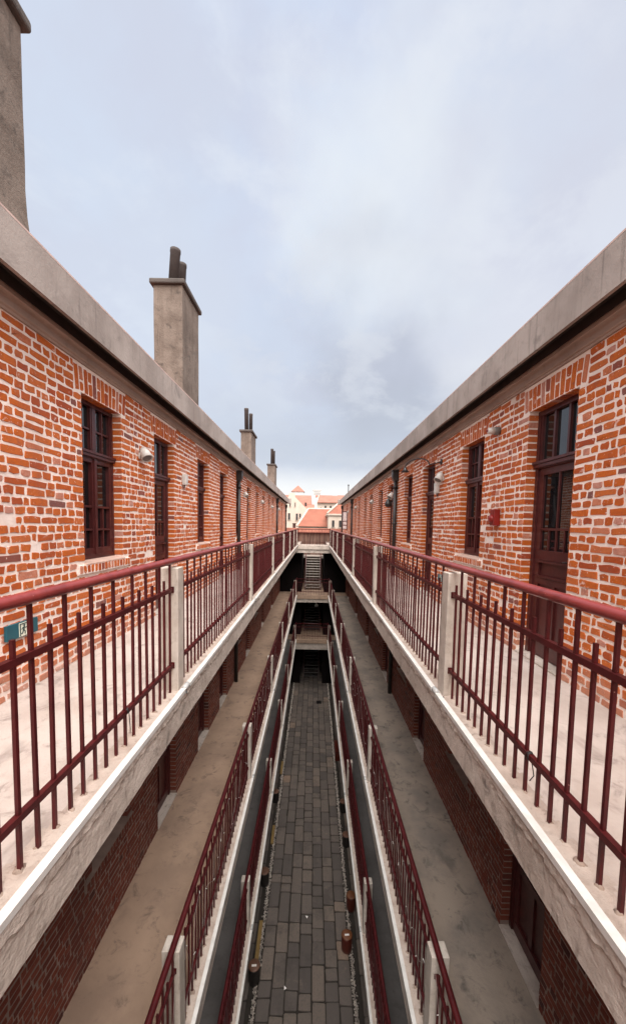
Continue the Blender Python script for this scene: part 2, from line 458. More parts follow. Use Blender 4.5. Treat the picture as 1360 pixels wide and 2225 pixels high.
class G:
    def __init__(self):
        self.v, self.f, self.mi, self.tone, self.sm = [], [], [], [], []

    def face(self, idx, mi=0, tone=0.5, smooth=False):
        self.f.append(idx)
        self.mi.append(mi)
        self.tone.append(tone)
        self.sm.append(smooth)

    def box(self, x0, x1, y0, y1, z0, z1, mi=0, tone=0.5):
        n = len(self.v)
        self.v += [(x0, y0, z0), (x1, y0, z0), (x1, y1, z0), (x0, y1, z0), (x0, y0, z1), (x1, y0, z1), (x1, y1, z1), (x0, y1, z1)]
        for q in ((3, 2, 1, 0), (4, 5, 6, 7), (0, 1, 5, 4), (1, 2, 6, 5), (2, 3, 7, 6), (3, 0, 4, 7)):
            self.face([n + i for i in q], mi, tone)
        return self

    def quad(self, a, b, c, d, mi=0, tone=0.5):
        n = len(self.v)
        self.v += [a, b, c, d]
        self.face([n, n + 1, n + 2, n + 3], mi, tone)

    def poly(self, pts, mi=0):
        n = len(self.v)
        self.v += list(pts)
        self.face(list(range(n, n + len(pts))), mi)

    def prism(self, prof, y0, y1, mi=0, fn=None):
        """closed (x,z) profile swept along y"""
        n = len(self.v)
        k = len(prof)
        for y in (y0, y1):
            self.v += [(p[0], y, p[1]) for p in prof]
        for i in range(k):
            j = (i + 1) % k
            self.face([n + i, n + j, n + k + j, n + k + i], mi)
        self.face([n + i for i in range(k)][::-1], mi)
        self.face([n + k + i for i in range(k)], mi)
        return self

    def extrude_poly(self, pts, off, mi=0):
        n = len(self.v)
        k = len(pts)
        self.v += [tuple(p) for p in pts] + [tuple(p[i] + off[i] for i in range(3)) for p in pts]
        for i in range(k):
            j = (i + 1) % k
            self.face([n + i, n + j, n + k + j, n + k + i], mi)
        self.face([n + i for i in range(k)][::-1], mi)
        self.face([n + k + i for i in range(k)], mi)
        return self

    def tube(self, pts, r, n=10, mi=0, caps=True, smooth=True):
        pts = [Vector(p) for p in pts]
        rs = r if isinstance(r, (list, tuple)) else [r] * len(pts)
        base = len(self.v)
        ref = None
        for i, p in enumerate(pts):
            a = pts[max(0, i - 1)]
            b = pts[min(len(pts) - 1, i + 1)]
            t = (b - a).normalized()
            if ref is None:
                ref = Vector((0, 0, 1)) if abs(t.z) < 0.9 else Vector((1, 0, 0))
            s = t.cross(ref).normalized()
            q = s.cross(t).normalized()
            ref = q
            for k_ in range(n):
                w = 2 * pi * k_ / n
                self.v.append(tuple(p + (s * cos(w) + q * sin(w)) * rs[i]))
        for i in range(len(pts) - 1):
            for k_ in range(n):
                a = base + i * n + k_
                b = base + i * n + (k_ + 1) % n
                self.face([a, b, b + n, a + n], mi, 0.5, smooth)
        if caps:
            self.face([base + k_ for k_ in range(n)][::-1], mi)
            e_ = base + (len(pts) - 1) * n
            self.face([e_ + k_ for k_ in range(n)], mi)
        return self

    def lathe(self, prof, c=(0, 0, 0), n=20, mi=0, axis='z', smooth=True):
        base = len(self.v)
        for r, h in prof:
            for k_ in range(n):
                w = 2 * pi * k_ / n
                a, b = r * cos(w), r * sin(w)
                if axis == 'z':
                    p = (a, b, h)
                elif axis == 'y':
                    p = (a, h, b)
                else:
                    p = (h, a, b)
                self.v.append((p[0] + c[0], p[1] + c[1], p[2] + c[2]))
        for i in range(len(prof) - 1):
            for k_ in range(n):
                a = base + i * n + k_
                b = base + i * n + (k_ + 1) % n
                self.face([a, b, b + n, a + n], mi, 0.5, smooth)
        self.face([base + k_ for k_ in range(n)][::-1], mi)
        e_ = base + (len(prof) - 1) * n
        self.face([e_ + k_ for k_ in range(n)], mi)
        return self

    def xf(self, mat, start=0):
        for i in range(start, len(self.v)):
            self.v[i] = tuple(mat @ Vector(self.v[i]))
        return self

    def mesh(self, name, mats):
        me = bpy.data.meshes.new(name)
        me.from_pydata(self.v, [], self.f)
        for mm in mats:
            me.materials.append(M[mm])
        me.polygons.foreach_set('material_index', self.mi)
        me.polygons.foreach_set('use_smooth', self.sm)
        if any(t != 0.5 for t in self.tone):
            a = me.attributes.new('tone', 'FLOAT', 'FACE')
            a.data.foreach_set('value', self.tone)
        me.update()
        return me

    def build(self, name, mats, parent=None, loc=None, rotz=0.0, bevel=0.0, fix=True):
        if isinstance(mats, str):
            mats = [mats]
        me = self.mesh(name, mats)
        if fix:
            fixnormals(me)
        return link(name, me, parent, loc, rotz, bevel)


def fixnormals(me):
    import bmesh
    bm = bmesh.new()
    bm.from_mesh(me)
    bmesh.ops.recalc_face_normals(bm, faces=bm.faces)
    bm.to_mesh(me)
    bm.free()


def link(name, data, parent=None, loc=None, rotz=0.0, bevel=0.0):
    o = bpy.data.objects.new(name, data)
    COL.objects.link(o)
    if loc is not None:
        o.location = loc
    o.rotation_euler = (0, 0, rotz)
    if parent is not None:
        o.parent = parent
    if bevel:
        b = o.modifiers.new('bevel', 'BEVEL')
        b.width = bevel
        b.segments = 2
        b.limit_method = 'ANGLE'
    return o


def tag(o, label, cat, group=None):
    o['label'] = label
    o['category'] = cat
    o['kind'] = 'thing'
    if group:
        o['group'] = group
    return o


def thing(name, label, cat, loc=(0, 0, 0), rotz=0.0, group=None):
    o = bpy.data.objects.new(name, None)
    COL.objects.link(o)
    o.empty_display_size = 0.2
    o.location = loc
    o.rotation_euler = (0, 0, rotz)
    return tag(o, label, cat, group)


def struct(o):
    o['kind'] = 'structure'
    return o


def copy_tree(o, parent=None, loc=None, rotz=None):
    c = o.copy()
    COL.objects.link(c)
    c.parent = parent
    if loc is not None:
        c.location = loc
    if rotz is not None:
        c.rotation_euler = (0, 0, rotz)
    for ch in list(o.children):
        copy_tree(ch, c)
    return c


def nz(x, y, z, s=1.0):
    return mnoise.noise(Vector((x * s, y * s, z * s)))


# ------------------------------------------------------------------ levels
L3, L2, L1 = ZC - 1.42, ZC - 4.85, ZC - 7.97
XW = 2.37            # brick face
XE = 1.072           # gallery edge
Y0, Y1 = -6.0, 32.0  # extent of the two blocks
YB = 26.0            # cross gallery at the far end
TH = 0.27            # slab thickness
OW = 0.80            # opening width
TOPZ = ZC + 1.29
SILL = ZC - 0.455
POSTS = [-0.6, 3.2, 7.0, 10.8, 14.6, 18.4, 22.2, 25.85]

# ------------------------------------------------------------------ ground
g = G()
g.quad((-1500, -300, -0.03), (1500, -300, -0.03), (1500, 2500, -0.03), (-1500, 2500, -0.03))
struct(g.build('ground', 'ground_earth'))
g = G()
g.quad((-2.36, -6, -0.012), (2.36, -6, -0.012), (2.36, 31.9, -0.012), (-2.36, 31.9, -0.012))
struct(g.build('court_floor', 'court_soil'))

# granite paving of the court: seven runs of long setts
g = G()
rnd = random.Random(5)


def sett(x0, x1, y0, y1, tone):
    z1 = 0.014 + rnd.uniform(-0.006, 0.006)
    i = 0.012
    j = lambda: rnd.uniform(-0.011, 0.011)
    n = len(g.v)
    A = [(x0 + j(), y0 + j()), (x1 + j(), y0 + j()), (x1 + j(), y1 + j()), (x0 + j(), y1 + j())]
    cx, cy = (x0 + x1) / 2, (y0 + y1) / 2
    # eight corner outline with worn corners
    def ring(inset, z):
        out = []
        for q in range(4):
            ax, ay = A[q]
            sx = 1 if ax < cx else -1
            sy = 1 if ay < cy else -1
            ax += sx * inset
            ay += sy * inset
            r = 0.022
            p1 = (ax, ay + sy * r, z)
            p2 = (ax + sx * r, ay, z)
            out += [p1, p2] if q in (0, 2) else [p2, p1]
        return out
    g.v.extend(ring(0, -0.02) + ring(0.002, z1 - 0.008) + ring(i, z1))
    for a in (0, 8):
        for q in range(8):
            r = (q + 1) % 8
            g.face([n + a + q, n + a + r, n + a + 8 + r, n + a + 8 + q], 0, tone)
    g.face([n + 16 + q for q in range(8)], 0, tone)


for c in range(7):
    w = 2.36 / 7
    x0 = -1.18 + c * w
    y = 1.0 - rnd.uniform(0, 0.7)
    while y < 31.5:
        L = rnd.choice([0.28, 0.36, 0.45, 0.52, 0.6, 0.75, 0.85]) * rnd.uniform(0.9, 1.1)
        t = rnd.uniform(0.1, 0.75)
        if rnd.random() < 0.05 or (c == 6 and 7 < y < 14 and rnd.random() < 0.4):
            t = rnd.uniform(0.8, 0.98)
        sett(x0 + rnd.uniform(0.010, 0.018), x0 + w - rnd.uniform(0.010, 0.018), y + rnd.uniform(0.010, 0.024), y + L - rnd.uniform(0.008, 0.02), t)
        y += L
for s in (-1, 1):
    y = 1.0
    while y < 31.5:
        L = rnd.uniform(0.5, 0.9)
        a, b = sorted((s * 1.42, s * 1.72))
        sett(a, b, y + 0.008, y + L - 0.008, rnd.uniform(0.0, 0.5) if s < 0 else rnd.uniform(0.2, 0.95) * (0.95 if 7 < y < 15 else 0.6))
        y += L
struct(g.build('stone_paving', 'paver_stone'))

# pebble filled drains on both sides of the paving
g = G()
rnd = random.Random(8)
for s in (-1, 1):
    y = 6.0
    while y < 30:
        for _ in range(7):
            x = s * (1.235 + rnd.gauss(0, 0.026))
            r = rnd.uniform(0.008, 0.021) * (1 + y / 40)
            px_, py_, pz = x, y + rnd.uniform(0, 0.1), rnd.uniform(-0.004, 0.014)
            n = len(g.v)
            a = rnd.uniform(0, pi)
            for q in range(4):
                w = a + q * pi / 2
                k_ = rnd.uniform(0.7, 1.2)
                g.v.append((px_ + cos(w) * r * k_, py_ + sin(w) * r * k_ * 1.3, pz))
            g.v.append((px_, py_, pz + r * 0.8))
            g.v.append((px_, py_, pz - r * 0.6))
            for q in range(4):
                g.face([n + q, n + (q + 1) % 4, n + 4], 0, 0.5, True)
                g.face([n + (q + 1) % 4, n + q, n + 5], 0, 0.5, True)
        y += 0.045
o = g.build('pebbles', 'pebble', fix=False)
o['kind'] = 'stuff'

# ------------------------------------------------------------------ brick walls


def wall_cells(g, side, y0, y1, z0, z1, holes, mi):
    """mortar bed with rectangular holes; x = side*XW"""
    ys = sorted(set([y0, y1] + [h[0] for h in holes] + [h[1] for h in holes]))
    zs = sorted(set([z0, z1] + [h[2] for h in holes] + [h[3] for h in holes]))
    ys = [y for y in ys if y0 <= y <= y1]
    zs = [z for z in zs if z0 <= z <= z1]
    X = side * XW
    for i in range(len(ys) - 1):
        for j in range(len(zs) - 1):
            cy, cz = (ys[i] + ys[i + 1]) / 2, (zs[j] + zs[j + 1]) / 2
            if any(h[0] < cy < h[1] and h[2] < cz < h[3] for h in holes):
                continue
            g.quad((X, ys[i], zs[j]), (X, ys[i + 1], zs[j]), (X, ys[i + 1], zs[j + 1]), (X, ys[i], zs[j + 1]), mi)


def brick(g, side, cu, cv, w, h, tone, rnd, detail, prot=None, tilt=0.0):
    """one brick face standing proud of the mortar bed; irregular outline"""
    X = side * XW
    p = prot if prot is not None else rnd.uniform(0.003, 0.008)
    hw, hh = w / 2, h / 2
    if detail:
        c = min(hw, hh) * rnd.uniform(0.08, 0.40)
        loop = [(-hw + c, -hh), (0, -hh), (hw - c, -hh), (hw, -hh + c), (hw, hh - c), (hw - c, hh), (0, hh), (-hw + c, hh), (-hw, hh - c), (-hw, -hh + c)]
        jt = 0.0062
    else:
        c = hh * 0.2
        loop = [(-hw, -hh), (hw, -hh), (hw, hh), (-hw, hh)]
        jt = 0.004
    ct, st = cos(tilt), sin(tilt)
    out, inn = [], []
    for (a, b) in loop:
        a += rnd.uniform(-jt, jt)
        b += rnd.uniform(-jt, jt)
        a2 = a - math.copysign(min(0.004, abs(a)), a) if a else 0
        b2 = b - math.copysign(min(0.004, abs(b)), b) if b else 0
        out.append((X + side * 0.004, cu + a * ct - b * st, cv + a * st + b * ct))
        inn.append((X - side * p, cu + a2 * ct - b2 * st, cv + a2 * st + b2 * ct))
    n = len(g.v)
    k_ = len(loop)
    g.v += out + inn
    for i in range(k_):
        j = (i + 1) % k_
        g.face([n + i, n + j, n + k_ + j, n + k_ + i], 1, tone)
    g.face([n + k_ + i for i in range(k_)], 1, tone)


def rtone(rnd):
    r = rnd.random()
    if r < 0.028:
        return rnd.uniform(0.0, 0.15)
    if r < 0.16:
        return rnd.uniform(0.8, 1.0)
    return min(0.78, max(0.18, rnd.gauss(0.56, 0.13)))


def brick_wall(name, side, y0, y1, z0, z1, openings, mats, parent, seed, detail_to, reveal=0.13):
    """openings: (yc, zbottom, ztop, is_window)"""
    rnd = random.Random(seed)
    g = G()
    X = side * XW
    holes = [(yc - OW / 2, yc + OW / 2, zb, zt) for (yc, zb, zt, w) in openings]
    wall_cells(g, side, y0, y1, z0, z1, holes, 0)
    for (a, b, zb, zt) in holes:      # reveals
        Xi = side * (XW + reveal + 0.12)
        g.quad((X, a, zb), (Xi, a, zb), (Xi, a, zt), (X, a, zt), 0)
        g.quad((X, b, zb), (Xi, b, zb), (Xi, b, zt), (X, b, zt), 0)
        g.quad((X, a, zt), (Xi, a, zt), (Xi, b, zt), (X, b, zt), 0)
        g.quad((X, a, zb), (Xi, a, zb), (Xi, b, zb), (X, b, zb), 0)
    CP, BH = 0.077, 0.0618
    AR = 0.11
    block = list(holes)
    for (yc, zb, zt, w) in openings:
        block.append((yc - OW / 2 - AR, yc + OW / 2 + AR, zt, zt + 0.265))
        if w:
            block.append((yc - OW / 2 - 0.13, yc + OW / 2 + 0.13, zb - 0.10, zb))
    rows = int((z1 - z0) / CP) + 1
    for r in range(rows):
        v0 = z0 + r * CP + 0.008
        if v0 + BH > z1 - 0.002:
            break
        cv = v0 + BH / 2
        bl = sorted((b[0], b[1]) for b in block if b[2] - BH * 0.45 < cv < b[3] + BH * 0.45)
        segs = []
        u = y0
        for a, b in bl:
            if a > u:
                segs.append((u, a))
            u = max(u, b)
        if u < y1:
            segs.append((u, y1))
        mostly_long = (r % 2 == 0)
        for a, b in segs:
            u = a + 0.006
            if rnd.random() < 0.5:
                u -= 0
            while u < b - 0.03:
                long_ = rnd.random() < (0.66 if mostly_long else 0.10)
                L = (rnd.uniform(0.195, 0.235) if long_ else rnd.uniform(0.082, 0.118))
                if rnd.random() < 0.06:
                    L = rnd.uniform(0.04, 0.07)
                if b - 0.006 - (u + L) < 0.055:
                    L = b - 0.006 - u
                    if L > 0.27:
                        L = L / 2 - 0.008
                if L < 0.02:
                    break
                det = u < detail_to
                if rnd.random() > (0.010 if det else 0.0):
                    hh = BH * rnd.uniform(0.84, 1.05)
                    dv = rnd.uniform(-0.005, 0.005)
                    brick(g, side, u + L / 2, cv + dv, max(0.02, L - rnd.uniform(0, 0.007)), hh, rtone(rnd), rnd, det)
                u += L + rnd.uniform(0.010, 0.019)
        # bricks seen on the two reveals
        for (a, b, zb, zt) in holes:
            if zb < cv - BH / 2 and cv + BH / 2 < zt:
                for yy, sg in ((a, 1), (b, -1)):
                    t = rtone(rnd)
                    xo = side * (XW - 0.002)
                    xi = side * (XW + reveal - rnd.uniform(0.0, 0.02))
                    ya = yy - sg * 0.004
                    yb_ = yy + sg * rnd.uniform(0.003, 0.007)
                    g.box(min(xo, xi), max(xo, xi), min(ya, yb_), max(ya, yb_), cv - BH / 2 + 0.002, cv + BH / 2 - 0.002, 1, t)
    for (yc, zb, zt, w) in openings:
        # flat arch of upright bricks, slightly fanned, full lengths alternating with halves
        det = yc < detail_to + 3
        n = 13
        wid = (OW + 2 * AR) / n
        for i in range(n):
            f = (i + 0.5) / n - 0.5
            cu = yc + f * (OW + 2 * AR)
            tl = -f * 0.22
            if i % 2 == 0:
                brick(g, side, cu, zt + 0.128, wid - 0.016, 0.238, rtone(rnd), rnd, det, None, tl)
            else:
                s_ = rnd.uniform(0.40, 0.6)
                h1, h2 = 0.238 * s_ - 0.008, 0.238 * (1 - s_) - 0.008
                brick(g, side, cu + sin(tl) * 0.06, zt + 0.009 + h1 / 2, wid - 0.016, h1, rtone(rnd), rnd, det, None, tl)
                brick(g, side, cu - sin(tl) * 0.06, zt + 0.247 - h2 / 2, wid - 0.016, h2, rtone(rnd), rnd, det, None, tl)
            # the underside of the arch
            xa, xb = side * (XW - 0.002), side * (XW + reveal)
            if abs(cu - yc) < OW / 2 - 0.02:
                g.box(min(xa, xb), max(xa, xb), cu - wid / 2 + 0.008, cu + wid / 2 - 0.008, zt - 0.005, zt + 0.002, 1, rtone(rnd))
        if w:
            # sill: a row of bricks on edge, a little proud, with a rendered slope behind
            n = 16
            wid = (OW + 0.26) / n
            for i in range(n):
                cu = yc + ((i + 0.5) / n - 0.5) * (OW + 0.26)
                brick(g, side, cu, zb - 0.05, wid - 0.017, 0.080, rtone(rnd), rnd, det, 0.031)
            xo, xi = side * (XW - 0.028), side * (XW + reveal)
            g.extrude_poly([(xo, yc - OW / 2, zb - 0.012), (xo, yc - OW / 2, zb + 0.002), (xi, yc - OW / 2, zb + 0.03), (xi, yc - OW / 2, zb - 0.012)], (0, OW, 0), 2)
            xa = side * (XW - 0.025)
            g.box(min(xa, X), max(xa, X), yc - OW / 2 - 0.135, yc + OW / 2 + 0.135, zb - 0.1, zb - 0.006, 0)
    return g.build(name, mats, parent, fix=False)


# openings of the top storey: (centre along the wall, is window)
OPEN = {-1: [(4.34, 1), (6.10, 0), (8.20, 1), (10.04, 0), (12.05, 1), (13.92, 0), (16.0, 1), (18.0, 0), (20.1, 1), (22.0, 0), (26.0, 1), (28.2, 0)],
        1: [(3.94, 0), (5.85, 1), (8.03, 0), (9.76, 1), (12.03, 0), (13.80, 1), (16.07, 0), (17.85, 1), (20.29, 0), (22.1, 1), (25.1, 0), (27.6, 1)]}
OPEN2 = {-1: [(y, 0 if abs(y - 8.2) < .1 else w) for y, w in OPEN[-1]], 1: OPEN[1]}

# ------------------------------------------------------------------ joinery (origin: bottom centre of the opening on the brick face, -y looks out)


def window_meshes():
    g = G()
    w, H = OW, TOPZ - SILL
    yo, yi = 0.10, 0.17
    z0 = 0.03
    fr = 0.045
    g.box(-w / 2, -w / 2 + fr, yo, yi, z0, H)
    g.box(w / 2 - fr, w / 2, yo, yi, z0, H)
    g.box(-w / 2 + fr, w / 2 - fr, yo, yi, H - fr, H)
    g.box(-w / 2 + fr, w / 2 - fr, yo, yi, z0, z0 + fr)
    zt = H * 0.675
    # moulded transom
    g.box(-w / 2 + fr, w / 2 - fr, yo - 0.012, yi, zt - 0.035, zt + 0.035)
    g.box(-w / 2 + 0.004, w / 2 - 0.004, yo - 0.040, yo - 0.013, zt + 0.008, zt + 0.034)
    g.box(-w / 2 + 0.010, w / 2 - 0.010, yo - 0.028, yo - 0.0135, zt - 0.026, zt + 0.006)
    # fanlight
    g.box(-0.03, 0.03, yo + 0.006, yi, zt + 0.035, H - fr)
    za, zb = zt + 0.035, H - fr
    for s in (-1, 1):
        a, b = sorted((s * 0.03, s * (w / 2 - fr)))
        g.box(a, a + 0.022, yo + 0.012, yi, za, zb)
        g.box(b - 0.022, b, yo + 0.012, yi, za, zb)
        g.box((a + b) / 2 - 0.009, (a + b) / 2 + 0.009, yo + 0.02, yi - 0.01, za, zb)
        g.box(a + 0.022, b - 0.022, yo + 0.021, yi - 0.011, (za + zb) / 2 - 0.009, (za + zb) / 2 + 0.009)
    # two casements
    za, zb = z0 + fr, zt - 0.035
    g.box(-0.022, 0.022, yo - 0.010, yo + 0.005, za, zb)
    for s in (-1, 1):
        a, b = sorted((s * 0.002, s * (w / 2 - fr)))
        st = 0.048
        g.box(a, a + st, yo + 0.006, yi - 0.005, za, zb)
        g.box(b - st, b, yo + 0.006, yi - 0.005, za, zb)
        g.box(a + st, b - st, yo + 0.006, yi - 0.005, za, za + 0.07)
        g.box(a + st, b - st, yo + 0.006, yi - 0.005, zb - st, zb)
        hgt = zb - za
        for k_ in (0.26, 0.50):
            zz = za + hgt * k_
            g.box(a + st, b - st, yo + 0.010, yi - 0.01, zz - 0.011, zz + 0.011)
        g.box((a + b) / 2 - 0.009, (a + b) / 2 + 0.009, yo + 0.014, yi - 0.012, za + 0.07, za + hgt * 0.5 - 0.011)
    frame = g.mesh('window', ['joinery_paint'])
    fixnormals(frame)
    g = G()
    g.box(-w / 2 + 0.02, w / 2 - 0.02, yi - 0.022, yi - 0.016, 0.05, H - 0.02)
    pane = g.mesh('pane', ['glass_dark'])
    return frame, pane


def door_meshes():
    g = G()
    w, H = OW, TOPZ - L3 - 0.02
    yo, yi = 0.10, 0.18
    fr = 0.055
    zt = 2.10
    g.box(-w / 2, -w / 2 + fr, yo, yi, 0, H)
    g.box(w / 2 - fr, w / 2, yo, yi, 0, H)
    g.box(-w / 2 + fr, w / 2 - fr, yo, yi, H - fr, H)
    g.box(-w / 2 + fr, w / 2 - fr, yo - 0.012, yi, zt - 0.04, zt + 0.04)
    g.box(-w / 2 + 0.004, w / 2 - 0.004, yo - 0.045, yo - 0.013, zt + 0.010, zt + 0.038)
    g.box(-w / 2 + 0.010, w / 2 - 0.010, yo - 0.030, yo - 0.0135, zt - 0.03, zt + 0.008)
    a, b = -w / 2 + fr, w / 2 - fr
    za, zb = zt + 0.04, H - fr
    for f in (0, 1 / 3, 2 / 3, 1):
        x = a + (b - a) * f
        x = min(max(x, a + 0.015), b - 0.015)
        g.box(x - 0.015, x + 0.015, yo + 0.012, yi - 0.01, za, zb)
    # leaf
    st = 0.085
    lo, li = yo + 0.018, yi - 0.02
    zb = zt - 0.04
    g.box(a, a + st, lo, li, 0.012, zb)
    g.box(b - st, b, lo, li, 0.012, zb)
    g.box(a + st, b - st, lo, li, zb - 0.075, zb)
    g.box(a + st, b - st, lo, li, 1.06, 1.17)
    g.box(a + st, b - st, lo, li, 0.80, 0.87)
    g.box(a + st, b - st, lo, li, 0.012, 0.17)
    g.box(-0.035, 0.035, lo + 0.001, li - 0.001, 0.17, 0.80)
    # sunk panels
    g.box(a + st, b - st, lo + 0.022, li - 0.01, 0.87, 1.06)
    g.box(a + st, -0.035, lo + 0.022, li - 0.01, 0.17, 0.80)
    g.box(0.035, b - st, lo + 0.022, li - 0.01, 0.17, 0.80)
    # raised mouldings
    for zz in (1.045, 0.885, 0.155):
        g.box(a + st - 0.02, b - st + 0.02, lo - 0.012, lo - 0.0005, zz - 0.011, zz + 0.011)
    # glazing bars
    g.box(-0.011, 0.011, lo + 0.006, li - 0.006, 1.17, zb - 0.075)
    g.box(a + st, b - st, lo + 0.004, li - 0.005, 1.385, 1.41)
    for s in (-1, 1):
        x = s * (b - st) / 2
        g.box(x - 0.008, x + 0.008, lo + 0.007, li - 0.007, 1.17, 1.385)
    door = g.mesh('door', ['joinery_paint'])
    fixnormals(door)
    g = G()
    g.box(a + 0.02, b - 0.02, li - 0.020, li - 0.014, 1.10, H - 0.03)
    pane = g.mesh('pane', ['glass_dark'])
    g = G()
    g.box(b - 0.055, b - 0.025, lo - 0.008, lo, 0.98, 1.16, 0)
    g.tube([(b - 0.04, lo - 0.004, 1.08), (b - 0.04, lo - 0.045, 1.08), (b - 0.13, lo - 0.050, 1.075)], 0.008, 8, 0)
    handle = g.mesh('handle', ['black_metal'])
    g = G()
    g.box(-w / 2, w / 2, -0.02, yi, -0.02, 0.0)
    step = g.mesh('threshold', ['fascia_concrete'])
    return door, pane, handle, step


WIN, WPANE = window_meshes()
DOOR, DPANE, DHANDLE, DSTEP = door_meshes()

# ------------------------------------------------------------------ gallery slab with its ragged cement edge


def gallery_slab(side, z, parent, mat_top, seed, feet):
    g = G()
    rnd = random.Random(seed)
    xe, xw = side * XE, side * (XW + 0.02)
    ya, yb = Y0, YB
    # top surface: a fine grid near the edge for the bedding of the bars
    ys = []
    y = ya
    while y < yb:
        ys.append(y)
        y += 0.15 if y < 0 else (0.026 if y < 6.5 else (0.06 if y < 12 else 0.14))
    ys.append(yb)
    ny = len(ys) - 1
    xs = [0.03, 0.05, 0.07, 0.09, 0.11, 0.13, 0.15, 0.17, 0.19, 0.21, 0.24, 0.30, 0.55, 0.8, 1.1, XW - XE + 0.02]
    n0 = len(g.v)
    for y in ys:
        for x in xs:
            h = 0
            if x < 0.3:
                h = 0.010 * max(0, nz(x * 2, y, z, 9.0)) + 0.006 * nz(x, y, z + 5, 22.0)
            else:
                h = 0.004 * nz(x, y, z, 2.5)
            g.v.append((xe + side * x, y, z + h))
    nx = len(xs)
    for i in range(ny):
        for j in range(nx - 1):
            a = n0 + i * nx + j
            lim = 0.15 + 0.09 * nz(5, ys[i], z, 2.2) + 0.05 * nz(6, ys[i], z, 8)
            g.face([a, a + 1, a + nx + 1, a + nx], 4 if (xs[j] + xs[j + 1]) / 2 < lim else 0, 0.5, True)
    # fascia: rough, bulging cement under the strip, broken lower arris
    rows = [(-0.004, 0.032), (0.000, 0.0), (0.004, -0.03), (0.010, -0.055), (0.008, -0.075), (0.006, -0.095), (0.005, -0.12), (0.003, -0.15), (0.0, -0.20), (0.004, -0.245), (0.0, -0.27)]
    n1 = len(g.v)
    prof = []
    for y in ys:
        lip = 0.070 + 0.030 * nz(1.3, y, z, 1.4) + 0.018 * nz(2.2, y, z, 7) + 0.012 * nz(3.1, y, z, 21)
        prof.append(lip)
        col = []
        for k_, (o_, dz) in enumerate(rows):
            d = 0.0
            if 1 <= k_ <= 9:
                rag = max(0.0, 1 - abs(-dz - lip) / 0.05)
                d = 0.011 * (1 if -dz < lip else 0) + rag * (0.005 * nz(0, y, dz * 3, 26) + 0.008 * nz(4, y, dz, 55)) + 0.002 * nz(7, y, dz * 2, 5) + 0.002 * nz(2, y, dz, 30)
            zz = dz
            if k_ == 10:
                zz += 0.004 * nz(3, y, z, 3.0) + 0.006 * nz(5, y, z, 17) + (0.03 if nz(9, y, z, 1.1) > 0.36 else 0) * max(0, nz(9, y, z, 14))
            if k_ == 0:
                col.append((xe + side * 0.03, y, z + 0.004))
            else:
                col.append((xe - side * d, y, z + zz))
        g.v += col
    nr = len(rows)
    for i in range(ny):
        for j in range(nr - 1):
            a = n1 + i * nr + j
            g.face([a, a + 1, a + nr + 1, a + nr], 1, 0.5, False)
    # soffit
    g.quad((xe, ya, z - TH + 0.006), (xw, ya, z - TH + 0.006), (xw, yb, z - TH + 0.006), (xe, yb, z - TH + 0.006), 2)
    # mortar lumps where the bars are bedded
    for (fx, fy) in feet:
        r = rnd.choice([0.013, 0.015, 0.018, 0.022, 0.027])
        n = len(g.v)
        cx, cy = side * fx + rnd.uniform(-0.006, 0.006), fy
        for (rr, hh) in ((1.0, -0.006), (0.72, 0.002), (0.4, 0.006)):
            for q in range(9):
                w = 2 * pi * q / 9
                k_ = rr * r * rnd.uniform(0.55, 1.35)
                g.v.append((cx + cos(w) * k_, cy + sin(w) * k_, z + 0.004 + hh))
        for a in (0, 9):
            for q in range(9):
                p = (q + 1) % 9
                g.face([n + a + q, n + a + p, n + a + 9 + p, n + a + 9 + q], 3, 0.5, True)
        g.face([n + 18 + q for q in range(9)], 3, 0.5, True)
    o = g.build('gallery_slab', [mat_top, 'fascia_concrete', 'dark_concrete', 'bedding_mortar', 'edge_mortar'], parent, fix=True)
    # white edge strip in lengths
    for i in range(len(POSTS) - 1):
        s = G()
        a, b = POSTS[i] + 0.05, POSTS[i + 1] - 0.06
        n = 24
        for q in range(n):
            y_a, y_b = a + (b - a) * q / n, a + (b - a) * (q + 1) / n
            wob = 0.003 * nz(1, y_a, z, 1.3)
            wob2 = 0.003 * nz(1, y_b, z, 1.3)
            x_o, x_i = xe - side * 0.020, xe + side * 0.020
            zz0, zz1 = z - 0.012, z + 0.020
            nn = len(s.v)
            for (yy, ww) in ((y_a, wob), (y_b, wob2)):
                s.v += [(x_o - ww, yy, zz0), (x_i - ww, yy, zz0), (x_i - ww, yy, zz1), (x_o - ww, yy, zz1)]
            for c in range(4):
                d = (c + 1) % 4
                s.face([nn + c, nn + d, nn + 4 + d, nn + 4 + c])
            if q == 0:
                s.face([nn, nn + 1, nn + 2, nn + 3])
            if q == n - 1:
                s.face([nn + 4, nn + 5, nn + 6, nn + 7])
        s.build('edge_strip', 'white_strip', o)
    for i, py in enumerate(POSTS[1:6]):
        j = G()
        j.lathe([(0.004, -0.05), (0.022, -0.048), (0.024, 0.03), (0.016, 0.048), (0.006, 0.05)], (0, 0, 0), 12, 0, 'y')
        j.tube([(0.01, -0.04, -0.01), (0.03, -0.075, -0.03), (0.035, -0.10, -0.012)], 0.007, 6, 1)
        j.build('strip_joint', ['clear_plastic', 'black_metal'], o, (xe - side * 0.002, py - 0.01, z + 0.018))
    return o


# ------------------------------------------------------------------ railings
BARX = 1.165
BH_LONG, BH_SHORT = 1.075, 0.955


def bar_mesh(h, name):
    g = G()
    g.box(-0.0078, 0.0078, -0.0078, 0.0078, -0.01, h)
    me = g.mesh(name, ['rail_paint'])
    fixnormals(me)
    return me


LONG, SHORT = bar_mesh(BH_LONG, 'bar'), bar_mesh(BH_SHORT, 'bar')


